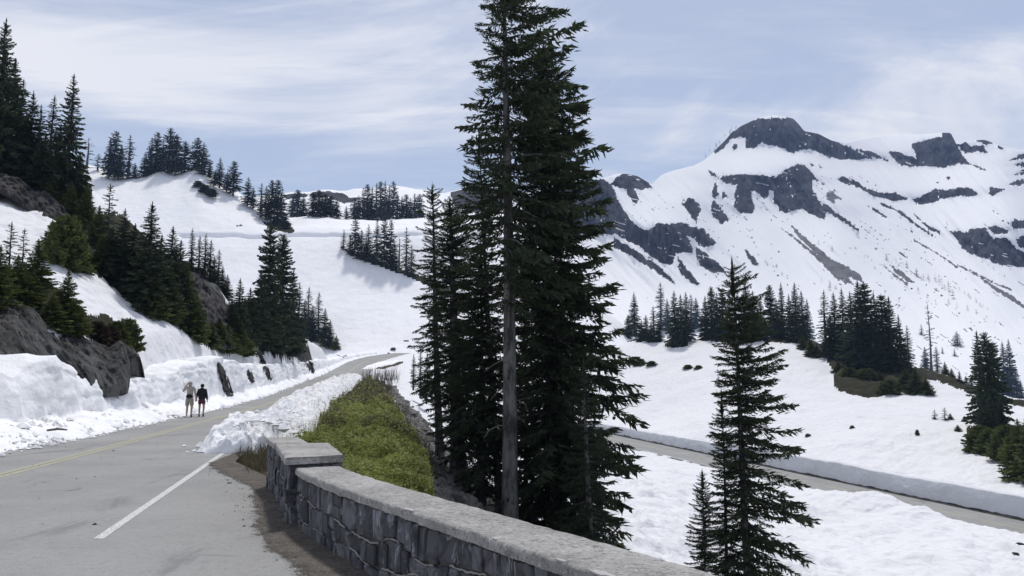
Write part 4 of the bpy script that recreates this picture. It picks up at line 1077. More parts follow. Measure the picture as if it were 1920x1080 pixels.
# ------------------------------------------------------------------ the stone parapet wall
def offset_path(path, d):
    p = np.asarray(path, float); t = np.gradient(p, axis=0); t /= np.linalg.norm(t, axis=1)[:, None]
    return p + np.stack([-t[:, 1], t[:, 0]], 1) * d      # left of travel
def resample(path, step):
    p = np.asarray(path, float); s = np.r_[0, np.cumsum(np.linalg.norm(np.diff(p, axis=0), axis=1))]
    n = max(2, int(s[-1] / step) + 1); q = np.linspace(0, s[-1], n)
    return np.stack([np.interp(q, s, p[:, k]) for k in range(2)], 1)
def slab(path_f, path_b, z0, z1, jitter=0.0, seed=0, edge=0.012):
    """solid between a front and a back path, slightly rounded top edges, rough if jitter"""
    f = np.asarray(path_f); b = np.asarray(path_b); n = len(f)
    t = np.linspace(0, 1, 9)
    rings = []
    def row(k, z): return np.concatenate([f * (1 - k) + b * k, np.full((n, 1), z)], 1)
    ks = [(0.0, z0), (0.0, z0 * .5 + z1 * .5), (0.0, z1 - edge), (0.025, z1)] + [(k, z1) for k in t[1:-1]] + [(0.975, z1), (1.0, z1 - edge), (1.0, z0 * .5 + z1 * .5), (1.0, z0)]
    V = np.array([row(k, z) for k, z in ks])
    if jitter:
        V[..., 2] += fbm(V[..., 0] * 9, V[..., 1] * 9, 3, seed) * jitter * 0.45
        nz = fbm(V[..., 0] * 14 + V[..., 2] * 9, V[..., 1] * 14, 3, seed + 2) * jitter * 0.9
        V[..., 0] += nz; V[..., 1] += nz
    m = MB(); r = len(ks)
    fc = [tuple(q) for q in grid_faces(r, n)]
    fc += [tuple(i * n for i in range(r))[::-1], tuple(i * n + n - 1 for i in range(r))]
    m.add(V.reshape(-1, 3), fc)
    return m
wall = empty("stone_wall", (-1.3, 7.1, 0))
wall["kind"] = "thing"; tag(wall, "low dark stone parapet wall with thick pale coping curving past the road edge", "wall")
def wpart(mb, name, material, smooth=False, bev=False):
    o = mb.build(name, material, wall, smooth)
    o.matrix_parent_inverse = Matrix.Translation((1.3, -7.1, 0))
    return o
wf = smooth1(resample(WALL_F, 0.06), 5, axis=0)
wall_b = offset_path(wf, 0.50)
core_f = offset_path(wf, 0.042)
wpart(slab(core_f, offset_path(wf, 0.46), -0.8, 0.60), "mortar_core", M_MORTAR)
wpart(slab(offset_path(wf, -0.015), wall_b, 0.580, 0.652, 0.030, 3), "coping", M_COPING, True)
# pier and the short wall beyond it
pl = resample(PIER_L, 0.06)
pier_l = resample([(-2.56, 9.25), (-3.32, 11.45)], 0.05); pier_r = resample([(-2.00, 9.62), (-2.62, 11.55)], 0.05)
far_l = resample([(-3.30, 11.40), (-3.86, 12.75)], 0.05); far_r = resample([(-2.86, 11.50), (-3.42, 12.90)], 0.05)
def match(a, b):
    n = max(len(a), len(b)); f = lambda p: np.stack([np.interp(np.linspace(0, 1, n), np.linspace(0, 1, len(p)), p[:, k]) for k in range(2)], 1)
    return f(a), f(b)
def inset(a, b, d):
    v = b - a; v /= np.linalg.norm(v, axis=1)[:, None]; return a + v * d, b - v * d
pa, pb = match(pier_l, pier_r); fa_, fb_ = match(far_l, far_r)
ia, ib = inset(pa, pb, 0.05); wpart(slab(ia, ib, -0.6, 0.70), "mortar_core", M_MORTAR)
ja, jb = inset(fa_, fb_, 0.05); wpart(slab(ja, jb, -0.6, 0.70), "mortar_core", M_MORTAR)
ea, eb = inset(pa, pb, -0.015)
ea[0] += (ea[0] - ea[1]); eb[0] += (eb[0] - eb[1])
wpart(slab(ea, eb, 0.690, 0.772, 0.024, 13), "coping", M_COPING, True)
ea, eb = inset(fa_, fb_, -0.012)
wpart(slab(ea[3:], eb[3:], 0.688, 0.765, 0.024, 17), "coping", M_COPING, True)

def stone_mesh(w, h, depth, r):
    """one rough face stone, local x = along wall, z = up, -y = outwards; about 48 triangles"""
    k = 10; th = np.linspace(0, 2 * math.pi, k, endpoint=False) + 0.2
    c, s = np.cos(th), np.sin(th); e = 0.22
    bx_ = np.sign(c) * np.abs(c) ** e * w / 2; bz_ = np.sign(s) * np.abs(s) ** e * h / 2
    j = 1 + r.uniform(-0.10, 0.06, k); bx_ = bx_ * j; bz_ = bz_ * j
    tiltx, tiltz = r.uniform(-.12, .12), r.uniform(-.10, .10)
    rings = []
    for sc_, d in ((1.0, 0.04), (1.0, -depth * 0.6), (0.93, -depth * 0.95), (0.6, -depth * r.uniform(0.9, 1.25))):
        x = bx_ * sc_; z = bz_ * sc_
        y = np.full(k, d) + (tiltx * x + tiltz * z) * (d < 0) + r.uniform(-.006, .006, k) * (d < 0)
        rings.append(np.stack([x, y, z], 1))
    V = np.concatenate(rings + [np.array([[0, -depth * r.uniform(.9, 1.2), 0]])])
    f = []
    for a in range(3):
        for i in range(k): f.append((a * k + i, a * k + (i + 1) % k, (a + 1) * k + (i + 1) % k, (a + 1) * k + i))
    for i in range(k): f.append((3 * k + i, 3 * k + (i + 1) % k, 4 * k))
    return MB().add(V, f).mesh("stone")
def lay_stones(path, z_top, courses, wmin, wmax, seed, bead_p=0.45, s0=0.0, s1=None):
    r = np.random.default_rng(seed)
    p = np.asarray(path, float); s = np.r_[0, np.cumsum(np.linalg.norm(np.diff(p, axis=0), axis=1))]
    s1 = s1 if s1 is not None else s[-1]
    at = lambda q: np.array([np.interp(q, s, p[:, 0]), np.interp(q, s, p[:, 1])])
    bounds = [lambda q, c=c, i=i: c + (0 if i in (0, len(courses) - 1) else 0.075 * (2 * vnoise(np.array([q * 1.9]), np.array([i * 7.1]), seed)[0] - 1)) for i, c in enumerate(courses)]
    for i in range(len(courses) - 1):
        q = s0 + r.uniform(-0.1, 0.0)
        while q < s1:
            w = r.uniform(wmin, wmax); m = q + w / 2
            if m > s1: break
            lo, hi = bounds[i](m), bounds[i + 1](m)
            split = (hi - lo) > 0.19 and r.random() < 0.12
            for (a, b) in (((lo, (lo + hi) / 2), ((lo + hi) / 2, hi)) if split else ((lo, hi),)):
                me = stone_mesh(w - r.uniform(.012, .022), b - a - r.uniform(.012, .022), r.uniform(.014, .040), r)
                me.materials.append(M_STONE)
                o = bpy.data.objects.new("stone", me); COL.objects.link(o)
                c = at(m); d = at(m + 0.05) - at(m - 0.05)
                ang = math.atan2(d[1], d[0])
                o.parent = wall; o.matrix_parent_inverse = Matrix.Translation((1.3, -7.1, 0))
                o.location = (c[0], c[1], (a + b) / 2); o.rotation_euler = (r.uniform(-.03, .03), r.uniform(-.06, .06), ang)
            q += w
        # raised mortar beads left along the course joint
        if i > 0:
            q = s0 + r.uniform(0, .2)
            while q < s1 - 0.3:
                L = r.uniform(0.25, 0.9)
                if r.random() < bead_p:
                    qs = np.linspace(q, min(q + L, s1), max(4, int(L / 0.035)))
                    pts = []
                    for x in qs:
                        c = at(x); d = at(min(x + .05, s[-1])) - at(max(x - .05, 0)); d /= np.linalg.norm(d)
                        nrm = np.array([d[1], -d[0]])
                        pts.append((*(c + nrm * 0.022), bounds[i](x) + r.uniform(-.006, .006)))
                    o = wpart(MB().tube(pts, 0.0085 + r.uniform(-.004, .003, len(pts)), 6), "mortar_bead", M_BEAD, True)
                q += L + r.uniform(0.05, 0.3)
# front faces: the path must run so that outward (-y local) points to the road
lay_stones(core_f, 0.56, [-0.03, 0.13, 0.34, 0.578], 0.12, 0.27, 5, 0.8)
lf = np.concatenate([ja[::-1], ia[::-1]])
lay_stones(lf, 0.68, [0.0, 0.2, 0.45, 0.688], 0.08, 0.17, 8, 0.4)
lay_stones(np.array([ia[0], ib[0]]), 0.68, [0.0, 0.2, 0.42, 0.688], 0.12, 0.2, 9, 0.2)

rr = np.random.default_rng(77)
n_ = NT("freshly_chipped_concrete", 0.95, 0.1); n_.color(n_.mix(n_.noise(30, 4), (0.36, 0.35, 0.335), (0.50, 0.49, 0.475))); M_CHIP = n_.m
cf = offset_path(wf, -0.015)
for k in range(14):
    i = int(rr.uniform(20, len(cf) - 70)) if k % 3 else int(rr.uniform(60, 130))
    L = rr.uniform(.05, .22); W = rr.uniform(.010, .030); edge_in = rr.uniform(-.004, .012)
    c = cf[i]; t = cf[i + 1] - cf[i]; t /= np.linalg.norm(t); nv = np.array([-t[1], t[0]])
    th = np.linspace(0, 2 * math.pi, 14, endpoint=False); rad = 1 + rr.uniform(-.35, .35, 14)
    ring = c + nv * (edge_in + W) + (np.cos(th) * L / 2 * rad)[:, None] * t + (np.sin(th) * W * rad)[:, None] * nv
    V = np.concatenate([np.c_[ring, np.full(14, .648)], np.c_[ring * .96 + ring.mean(0) * .04, np.full(14, .6565)], [[*ring.mean(0), .6575]]])
    f = [(i_, (i_ + 1) % 14, 14 + (i_ + 1) % 14, 14 + i_) for i_ in range(14)] + [(14 + i_, 14 + (i_ + 1) % 14, 28) for i_ in range(14)]
    wpart(MB().add(V, f), "pale_chip", M_CHIP)
# ------------------------------------------------------------------ conifers
def spray(r, nodes, per, lw, ll, droop, up):
    """one unit-length bough along +x: rhombic needle clusters on side twigs. returns (n,4,3)"""
    out = []
    xs = np.linspace(0.12, 1.0, nodes) + r.uniform(-.02, .02, nodes)
    ax = lambda x: np.array([x, 0.03 * math.sin(5 * x), -droop * x ** 1.4 + up * x ** 3])
    for x in xs:
        c = ax(x)
        for side in (-1, 1):
            L = (0.36 * (1.05 - x) ** 0.75 + 0.07) * r.uniform(0.7, 1.2)
            ang = side * math.radians(r.uniform(42, 68)) * (1 - 0.45 * x)
            td = np.array([math.cos(ang), math.sin(ang), r.uniform(-.55, .10)])
            for k in range(per):
                f = (k + r.uniform(.2, .8)) / per
                p = c + td * L * f
                a2 = ang + r.uniform(-.6, .6)
                d = np.array([math.cos(a2), math.sin(a2), r.uniform(-.45, .40)]); d /= np.linalg.norm(d)
                out.append((p, d))
        d = np.array([1, r.uniform(-.3, .3), r.uniform(-.3, .35)]); d /= np.linalg.norm(d)
        out.append((c, d))
        if per >= 2:                     # twigs hanging below the bough
            for k in range(2 if per < 3 else 3):
                d = np.array([r.uniform(.1, .8), r.uniform(-.5, .5), r.uniform(-1.0, -.4)]); d /= np.linalg.norm(d)
                out.append((c + np.array([r.uniform(-.03, .03), r.uniform(-.12, .12) * (1.1 - x), -r.uniform(.01, .07)]), d))
    p = np.array([o[0] for o in out]); d = np.array([o[1] for o in out]); n = len(p)
    rv = r.normal(0, 1, (n, 3)) * np.array([0.6, 0.6, 1.0]); w = np.cross(d, rv); w /= np.linalg.norm(w, axis=1)[:, None]
    l = (ll * r.uniform(.7, 1.35, n))[:, None]; ww = (lw * r.uniform(.7, 1.35, n))[:, None]
    return np.stack([p - d * l * .45, p + w * ww - d * l * 0.05, p + d * l * .55, p - w * ww - d * l * 0.05], 1)

LOD = {'near': (13, 3, .0185, .135), 'mid': (6, 2, .060, .26), 'far': (4, 1, .105, .40), 'tiny': (2, 1, .20, .70)}
_sp = {}
def sprays(lod):
    if lod not in _sp:
        r = np.random.default_rng(hash(lod) % 1000 if False else len(lod) * 13)
        nd, per, lw, ll = LOD[lod]
        _sp[lod] = [spray(r, nd, per, lw, ll, dr, u) for dr, u in ((.10, .06), (.22, .16), (.32, .22), (.16, .0), (.05, .12))]
    return _sp[lod]

def conifer_arrays(seed, H, R, lod, base=0.08, spacing=0.30, per_whorl=5, shape=0.85, droop=0.25, gap=0.12, lean=(0, 0), tip=0.04, side=None, fill=1.0, top_sparse=0.0, ragged=0.35):
    """quads of a crown for a tree of height H and radius R: list of boughs in loose whorls. side(az, t)->length factor"""
    r = np.random.default_rng(seed)
    S = sprays(lod); quads = []; boughs = []
    z = base * H
    while z < H * 0.985:
        t = (z / H - base) / (1 - base)
        prof = min(1.0, (1 - t) ** shape * 1.03 + tip) * min(1.0, 0.55 + t * 4)
        dens = per_whorl * (1 - top_sparse * t)
        n = max(2, int(round(dens + r.uniform(-1, 1))))
        a0 = r.uniform(0, 2 * math.pi)
        for k in range(n):
            if r.random() < gap: continue
            az = a0 + k * 2 * math.pi / n + r.uniform(-.4, .4)
            L = R * prof * r.uniform(1 - ragged, 1 + ragged * 0.55)
            if side is not None: L *= side(az, t)
            if L < 0.05: continue
            pitch = 0.55 * t ** 2 - droop * (1 - t) + r.uniform(-.18, .18)
            boughs.append((z + r.uniform(-.4, .4) * spacing, az, L, pitch, r.uniform(-.35, .35), r.integers(len(S))))
        z += spacing * r.uniform(.7, 1.3) * (0.55 + 0.45 * (1 - t))
    for (z, az, L, pitch, roll, si) in boughs:
        q = S[si] * L
        if fill > 1:
            s2 = S[(si + 2) % len(S)] * L * 0.85; c2, n2 = math.cos(1.0), math.sin(1.0) * (1 if si % 2 else -1)
            q = np.concatenate([q, np.stack([s2[..., 0], s2[..., 1] * c2 - s2[..., 2] * n2, s2[..., 1] * n2 + s2[..., 2] * c2], -1)])
        cr, sr = math.cos(roll), math.sin(roll)
        y = q[..., 1] * cr - q[..., 2] * sr; zz_ = q[..., 1] * sr + q[..., 2] * cr; x = q[..., 0]
        cp_, sp_ = math.cos(pitch), math.sin(pitch)
        x, zz_ = x * cp_ - zz_ * sp_, x * sp_ + zz_ * cp_
        ca, sa = math.cos(az), math.sin(az)
        lx, ly = lean[0] * z / H, lean[1] * z / H
        quads.append(np.stack([x * ca - y * sa + lx, x * sa + y * ca + ly, zz_ + z], -1))
    # leader
    n = 10 if lod in ('near', 'mid') else 4
    lead = []
    for i in range(n):
        zt = H * (0.93 + 0.075 * i / n); w = R * 0.05 * (1.3 - i / n) + 0.01
        a = r.uniform(0, 6.28); c = np.array([lean[0], lean[1], zt])
        d = np.array([math.cos(a) * w, math.sin(a) * w, 0]); u = np.array([0, 0, H * 0.022])
        lead.append([c - u, c + d, c + u, c - d])
    quads.append(np.array(lead))
    return np.concatenate(quads), boughs
def crown_mesh(name, Q, mat):
    me = mesh_from(name, Q.reshape(-1, 3), np.arange(len(Q) * 4).reshape(-1, 4), False)
    me.materials.append(mat); return me
def trunk_mesh(H, r0, lean=(0, 0), n=9, seed=0, boughs=None, bend=0.0):
    r = np.random.default_rng(seed)
    z = np.linspace(-0.06 * H, H * 0.985, 26); t = np.clip(z / H, 0, 1)
    rad = r0 * ((1 - t) ** 0.85 * 0.96 + 0.04) * (1 + 0.35 * np.exp(-np.clip(z, 0, None) / (r0 * 2.5 + 1e-6)))
    wob = bend * H
    pts = np.stack([lean[0] * t + wob * np.sin(t * 5 + seed), lean[1] * t + wob * np.sin(t * 4 + 2 * seed), z], 1)
    m = MB().tube(pts, rad, n)
    if boughs is not None:
        for (bz, az, L, pitch, roll, si) in boughs:
            tt_ = bz / H; br = 0.010 + 0.012 * L
            c = np.array([lean[0] * tt_, lean[1] * tt_, bz])
            d = np.array([math.cos(az) * math.cos(pitch), math.sin(az) * math.cos(pitch), math.sin(pitch)])
            e = c + d * L * 0.55; e[2] -= 0.06 * L
            m.tube([c, c + d * L * .3, e], [br, br * .7, br * .25], 4, False)
    return m.mesh("trunk", True)

ORD = ["leftmost", "second from left", "third from left", "fourth from left", "fifth from left", "sixth from left", "seventh from left", "eighth from left", "ninth from left", "tenth from left",
       "eleventh from left", "twelfth from left", "thirteenth from left", "fourteenth from left", "fifteenth from left", "sixteenth from left", "seventeenth from left", "eighteenth from left", "nineteenth from left", "twentieth from left"]
# shared variants for the mid-distance and far trees (unit height 10 m, radius as built)
VAR = {}
def variant(kind):
    if kind in VAR: return VAR[kind]
    sh, lod, i = kind
    s = 1000 + 37 * i + len(sh) * 5 + len(lod)
    sp_ = {'mid': .26, 'far': .42, 'tiny': 1.9}[lod]
    par = {
        'fir': dict(R=1.55, base=.03, spacing=sp_, per_whorl=6, shape=.80, droop=.28, gap=.08, ragged=.35),
        'slim': dict(R=0.95, base=.03, spacing=sp_, per_whorl=5, shape=.60, droop=.45, gap=.12, ragged=.45),
        'sparse': dict(R=1.25, base=.10, spacing=sp_ * 1.25, per_whorl=4, shape=.60, droop=.35, gap=.28, ragged=.55),
        'club': dict(R=1.55, base=.08, spacing=sp_ * .9, per_whorl=6, shape=.48, droop=.30, gap=.10, ragged=.38),
        'young': dict(R=2.3, base=.0, spacing=sp_ * .9, per_whorl=7, shape=.95, droop=.10, gap=.05, ragged=.4),
        'bush': dict(R=4.5, base=.0, spacing=sp_ * .9, per_whorl=9, shape=.42, droop=-.10, gap=.05, ragged=.5),
        'spire': dict(R=0.55, base=.02, spacing=sp_ * 1.2, per_whorl=4, shape=.35, droop=.6, gap=.15, ragged=.6),
        'snag': dict(R=0.70, base=.12, spacing=sp_ * 1.8, per_whorl=3, shape=.35, droop=.35, gap=.35, ragged=.7),
    }[sh]
    Q, b = conifer_arrays(s, 10.0, lod=lod, **par)
    mat = M_NEEDLE_YOUNG if sh in ('young', 'bush') else (M_NEEDLE_MID if lod == 'mid' else M_NEEDLE_FAR)
    tm = trunk_mesh(10.0, 0.17, n=6 if lod != 'mid' else 8, seed=s, bend=.004) if sh != 'bush' else None
    if tm is not None: tm.materials.append(M_BARK)
    VAR[kind] = (crown_mesh("crown", Q, mat), tm, par['R'])
    return VAR[kind]
trng = random.Random(5)
def place_tree(px, py, top, shape, lod, half=None, name="conifer_tree", ymin=0, sheets=None, Y=None, sink=0.25, mat=None):
    """a tree whose foot is at the pixel (px,py) on the terrain and whose tip reaches pixel row top; half = crown half-width in pixels"""
    if Y is None:
        g = ground_at(px, py, ymin, sheets)
        if g is None:
            print("NO GROUND", px, py); return None
    else: g = P(px, py, Y)
    H = P(px, top, g[1])[2] - g[2] + sink
    cr, tr, R = variant((shape, lod, trng.randrange(3)))
    sz = H / 10.0
    sx = ((1.3 if lod == 'far' else 1.0) * half / F * g[1] / R) if half else sz * trng.uniform(.85, 1.15)
    sx = min(max(sx, sz * 0.35), sz * 2.6)
    e = empty(name, (g[0], g[1], g[2] - sink), trng.uniform(0, 6.28))
    e.scale = (sx, sx, sz)
    c = obj("crown", cr, None, e)
    if mat is not None:
        c.material_slots[0].link = 'OBJECT'; c.material_slots[0].material = mat
    if tr is not None: obj("trunk", tr, None, e)
    e["_px"] = float(px); e["_h"] = float(H); e["_top"] = float(top)
    return e
def cluster(trees, where, kind="conifer", cat="tree", group=None):
    """label the trees of one stand by size and by their order across it"""
    trees = sorted([t for t in trees if t is not None], key=lambda o: o["_px"])
    n = len(trees); hs = sorted(t["_h"] for t in trees)
    for i, t in enumerate(trees):
        o_ = "rightmost" if (i == n - 1 and n > 1) else (ORD[i] if i <= n // 2 else (ORD[n - 1 - i].replace("leftmost", "rightmost").replace("left", "right")))
        size = "tallest" if t["_h"] == hs[-1] else ("tall" if t["_h"] > hs[n // 2] else "short")
        lb = f"{size} {kind}, {o_} {where}" if n > 1 else f"{kind} {where}"
        tag(t, lb, cat, group)
        for k in ("_px", "_h", "_top"): del t[k]
T = place_tree
# --- stands on the left hillside
cluster([T(-12, 345, 38, 'fir', 'mid', 62), T(30, 345, 150, 'slim', 'mid', 28), T(50, 352, 172, 'fir', 'mid', 34), T(66, 358, 198, 'slim', 'mid', 28), T(90, 362, 180, 'slim', 'mid', 26), T(122, 392, 140, 'fir', 'mid', 44),
         T(-40, 330, 120, 'fir', 'mid', 50), T(12, 340, 110, 'fir', 'mid', 45), T(104, 380, 232, 'fir', 'mid', 34), T(143, 402, 285, 'fir', 'mid', 30), T(78, 370, 250, 'fir', 'mid', 36), T(40, 350, 215, 'fir', 'mid', 40)],
        "in the dark stand on the upper hillside", group="firs on the upper hillside")
cluster([T(5, 328, 222, 'young', 'mid', 34), T(30, 338, 262, 'young', 'mid', 30), T(62, 352, 290, 'young', 'mid', 26), T(100, 385, 318, 'young', 'mid', 26), T(160, 430, 345, 'young', 'mid', 26), T(-30, 325, 250, 'young', 'mid', 34), T(130, 405, 340, 'young', 'mid', 24)],
        "of the fresh green young firs above the ledgy rock", "young fir", group="young firs above the rock")
cluster([T(198, 505, 345, 'sparse', 'mid', 26), T(182, 470, 385, 'young', 'mid', 30), T(226, 545, 392, 'fir', 'mid', 34), T(246, 560, 420, 'fir', 'mid', 36), T(275, 585, 380, 'fir', 'mid', 46), T(296, 590, 440, 'fir', 'mid', 40), T(316, 598, 425, 'fir', 'mid', 40), T(332, 605, 450, 'fir', 'mid', 34),
         T(206, 525, 425, 'fir', 'mid', 34), T(345, 618, 490, 'young', 'mid', 34), T(258, 570, 470, 'fir', 'mid', 40), T(190, 512, 440, 'young', 'mid', 32), T(365, 635, 545, 'young', 'mid', 30), T(312, 600, 500, 'young', 'mid', 34), T(288, 592, 505, 'young', 'mid', 30)],
        "in the green stand beside the snow chute", "fir", group="firs beside the snow chute")
cluster([T(122, 498, 408, 'bush', 'mid', 36), T(150, 508, 430, 'young', 'mid', 24), T(95, 470, 412, 'young', 'mid', 26), T(160, 480, 418, 'sparse', 'mid', 12)], "of the bushy firs on the upper snow chute", "low fir", group="bushy firs on the snow chute")
cluster([T(12, 560, 415, 'sparse', 'mid', 22), T(38, 545, 428, 'sparse', 'mid', 18), T(66, 545, 448, 'young', 'mid', 40), T(-8, 590, 460, 'young', 'mid', 48), T(28, 575, 478, 'young', 'mid', 44), T(122, 618, 505, 'young', 'mid', 42), T(96, 612, 550, 'young', 'mid', 34), T(60, 585, 512, 'young', 'mid', 38), T(140, 615, 560, 'young', 'mid', 30), T(-40, 575, 440, 'young', 'mid', 46)],
        "of the young firs topping the grey rock face", "young fir", group="young firs on the rock face")
sh_ = [T(238, 655, 600, 'bush', 'mid', 26), T(216, 648, 604, 'bush', 'mid', 24)]
cluster(sh_, "of the two low green shrubs at the rock's end", "shrub", "shrub", "low shrubs at the rock end")
rd = [T(200, 645, 612, 'bush', 'mid', 26, "heather_shrub", mat=M_RED), T(180, 636, 604, 'bush', 'mid', 22, "heather_shrub", mat=M_RED)]
cluster(rd, "of the reddish brown shrubs on the grey rock", "shrub", "shrub", "reddish shrubs on the rock")
cluster([T(358, 505, 428, 'slim', 'mid', 11), T(372, 512, 442, 'slim', 'mid', 11), T(383, 518, 438, 'slim', 'mid', 12), T(393, 525, 450, 'slim', 'mid', 13), T(408, 540, 468, 'slim', 'mid', 12), T(416, 548, 498, 'fir', 'mid', 12), T(400, 535, 480, 'fir', 'mid', 13), T(425, 560, 515, 'fir', 'mid', 14)],
        "of the slim dark row on the hillside crest", group="slim firs on the hillside crest")
cluster([T(500, 655, 420, 'club', 'mid', 30), T(524, 662, 440, 'club', 'mid', 34), T(484, 650, 505, 'fir', 'mid', 26), T(446, 640, 522, 'fir', 'mid', 24), T(466, 645, 540, 'fir', 'mid', 30), T(546, 660, 505, 'fir', 'mid', 30), T(558, 660, 530, 'slim', 'mid', 16), T(432, 632, 560, 'fir', 'mid', 26), T(512, 660, 540, 'fir', 'mid', 36), T(540, 665, 570, 'fir', 'mid', 30), T(456, 648, 570, 'fir', 'mid', 28), T(490, 655, 560, 'fir', 'mid', 34)],
        "in the dark stand above the road bend", group="firs above the road bend")
cluster([T(440, 655, 585, 'young', 'mid', 32), T(455, 662, 610, 'young', 'mid', 30), T(410, 650, 595, 'young', 'mid', 28), T(395, 648, 600, 'young', 'mid', 24), T(425, 655, 605, 'young', 'mid', 28)], "of the green young firs at the snow bank's edge", "young fir", group="young firs at the snow bank edge")
cluster([T(577, 632, 538, 'slim', 'mid', 13), T(596, 640, 548, 'slim', 'mid', 14), T(608, 648, 578, 'fir', 'mid', 16), T(618, 652, 600, 'fir', 'mid', 15), T(585, 640, 572, 'fir', 'mid', 18), T(630, 655, 628, 'young', 'mid', 10), T(570, 630, 560, 'fir', 'mid', 14)],
        "in the tapering clump by the far road", group="firs by the far road")
# --- ridge of the bowl
cluster([T(163, 312, 258, 'snag', 'far', 8), T(183, 318, 288, 'sparse', 'far', 8), T(204, 330, 258, 'fir', 'far', 13), T(213, 332, 246, 'club', 'far', 15), T(224, 334, 270, 'fir', 'far', 13), T(240, 334, 252, 'slim', 'far', 12), T(252, 334, 305, 'fir', 'far', 8),
         T(270, 332, 285, 'fir', 'far', 10), T(281, 330, 258, 'fir', 'far', 13), T(292, 328, 248, 'club', 'far', 13), T(303, 326, 262, 'fir', 'far', 12), T(316, 326, 240, 'club', 'far', 15), T(328, 327, 252, 'club', 'far', 13), T(345, 325, 265, 'club', 'far', 12), T(357, 322, 260, 'club', 'far', 13), T(368, 322, 258, 'club', 'far', 13), T(380, 326, 266, 'fir', 'far', 14), T(393, 332, 302, 'fir', 'far', 7)],
        "on the snowy skyline ridge", group="conifers on the snowy skyline ridge")
cluster([T(411, 348, 294, 'fir', 'far', 10), T(403, 345, 318, 'fir', 'far', 10), T(437, 362, 302, 'club', 'far', 13), T(425, 356, 322, 'fir', 'far', 9), T(464, 382, 332, 'fir', 'far', 11), T(474, 388, 350, 'fir', 'far', 9), T(489, 395, 343, 'slim', 'far', 9)],
        "stepping down the ridge's falling edge", group="conifers down the ridge edge")
cluster([T(498, 408, 348, 'fir', 'far', 13), T(508, 414, 338, 'club', 'far', 13), T(519, 418, 337, 'club', 'far', 14), T(527, 422, 350, 'fir', 'far', 12), T(535, 428, 402, 'young', 'far', 10, mat=M_NEEDLE_FAR)], "in the clump at the ridge's lower end", group="conifers at the ridge end")
cluster([T(372, 352, 340, 'bush', 'far', 8, mat=M_NEEDLE_FAR), T(384, 360, 347, 'bush', 'far', 9, mat=M_NEEDLE_FAR), T(397, 367, 354, 'bush', 'far', 8, mat=M_NEEDLE_FAR)], "of three dark shrubs poking from the ridge snow", "shrub", "shrub", "shrubs in the ridge snow")
cluster([T(548, 406, 366, 'fir', 'far', 10), T(557, 406, 356, 'club', 'far', 13), T(568, 407, 368, 'fir', 'far', 10), T(586, 407, 360, 'club', 'far', 11), T(597, 407, 356, 'club', 'far', 12), T(609, 407, 364, 'club', 'far', 13), T(620, 407, 368, 'club', 'far', 12), T(631, 408, 372, 'fir', 'far', 10), T(649, 410, 386, 'fir', 'far', 6)],
        "in the row on the plateau beyond the bowl", group="conifers on the plateau")
far_ = []
for i, (p, b, t_) in enumerate([(664, 412, 372), (672, 412, 365), (680, 412, 352), (688, 412, 345), (697, 412, 350), (705, 412, 343), (713, 411, 340), (721, 411, 338), (729, 411, 345), (737, 410, 340), (745, 411, 362), (753, 411, 368), (761, 411, 364), (769, 411, 370), (777, 410, 362), (786, 409, 364), (692, 413, 372), (716, 413, 370)]):
    far_.append(T(p, b, t_, ('club', 'fir', 'slim')[i % 3], 'far', 10, ymin=330))
cluster(far_, "in the grey wood on the far plateau", group="grey wood on the far plateau")
cluster([T(644, 468, 430, 'slim', 'far', 6), T(656, 476, 438, 'fir', 'far', 7), T(665, 481, 408, 'club', 'far', 10), T(677, 486, 430, 'fir', 'far', 12), T(690, 490, 420, 'fir', 'far', 11), T(706, 495, 408, 'fir', 'far', 11), T(720, 499, 406, 'club', 'far', 10), T(732, 502, 412, 'club', 'far', 10), T(748, 508, 446, 'snag', 'far', 8), T(761, 512, 425, 'slim', 'far', 10), T(771, 517, 458, 'fir', 'far', 9), T(686, 489, 445, 'fir', 'far', 9), T(739, 504, 452, 'fir', 'far', 9)],
        "along the dark strip crossing the bowl", group="conifers along the heather strip")
# --- right-hand field
cluster([T(1178, 634, 590, 'fir', 'mid', 14), T(1190, 632, 548, 'fir', 'mid', 16), T(1203, 640, 600, 'fir', 'mid', 12), T(1212, 640, 590, 'fir', 'mid', 12), T(1226, 642, 574, 'slim', 'mid', 12), T(1236, 640, 600, 'fir', 'mid', 11), T(1221, 642, 605, 'fir', 'mid', 12)],
        "in the low clump left of the snow gap", group="conifers left of the snow gap")
cluster([T(1240, 618, 530, 'slim', 'mid', 14), T(1252, 622, 560, 'fir', 'mid', 13), T(1266, 648, 545, 'fir', 'mid', 20), T(1278, 648, 552, 'fir', 'mid', 18), T(1288, 640, 548, 'fir', 'mid', 18), T(1297, 618, 552, 'slim', 'mid', 12), T(1306, 615, 558, 'fir', 'mid', 14)],
        "in the clump on the small heather island", group="conifers on the small heather island")
cluster([T(1324, 636, 555, 'fir', 'mid', 16), T(1336, 636, 538, 'club', 'mid', 14), T(1346, 636, 548, 'fir', 'mid', 14), T(1357, 637, 540, 'club', 'mid', 14), T(1370, 638, 545, 'fir', 'mid', 16), T(1400, 640, 526, 'fir', 'mid', 24), T(1414, 640, 545, 'fir', 'mid', 18), T(1428, 638, 555, 'fir', 'mid', 16)],
        "of the stand behind the lone near fir", group="conifers behind the lone fir")
cluster([T(1446, 636, 534, 'club', 'mid', 15), T(1458, 637, 560, 'fir', 'mid', 15), T(1468, 637, 530, 'fir', 'mid', 15), T(1482, 640, 552, 'fir', 'mid', 16), T(1494, 644, 530, 'fir', 'mid', 20), T(1506, 642, 545, 'fir', 'mid', 16), T(1516, 640, 560, 'fir', 'mid', 13)],
        "in the stand at the snowfield's crest", group="conifers at the snowfield crest")
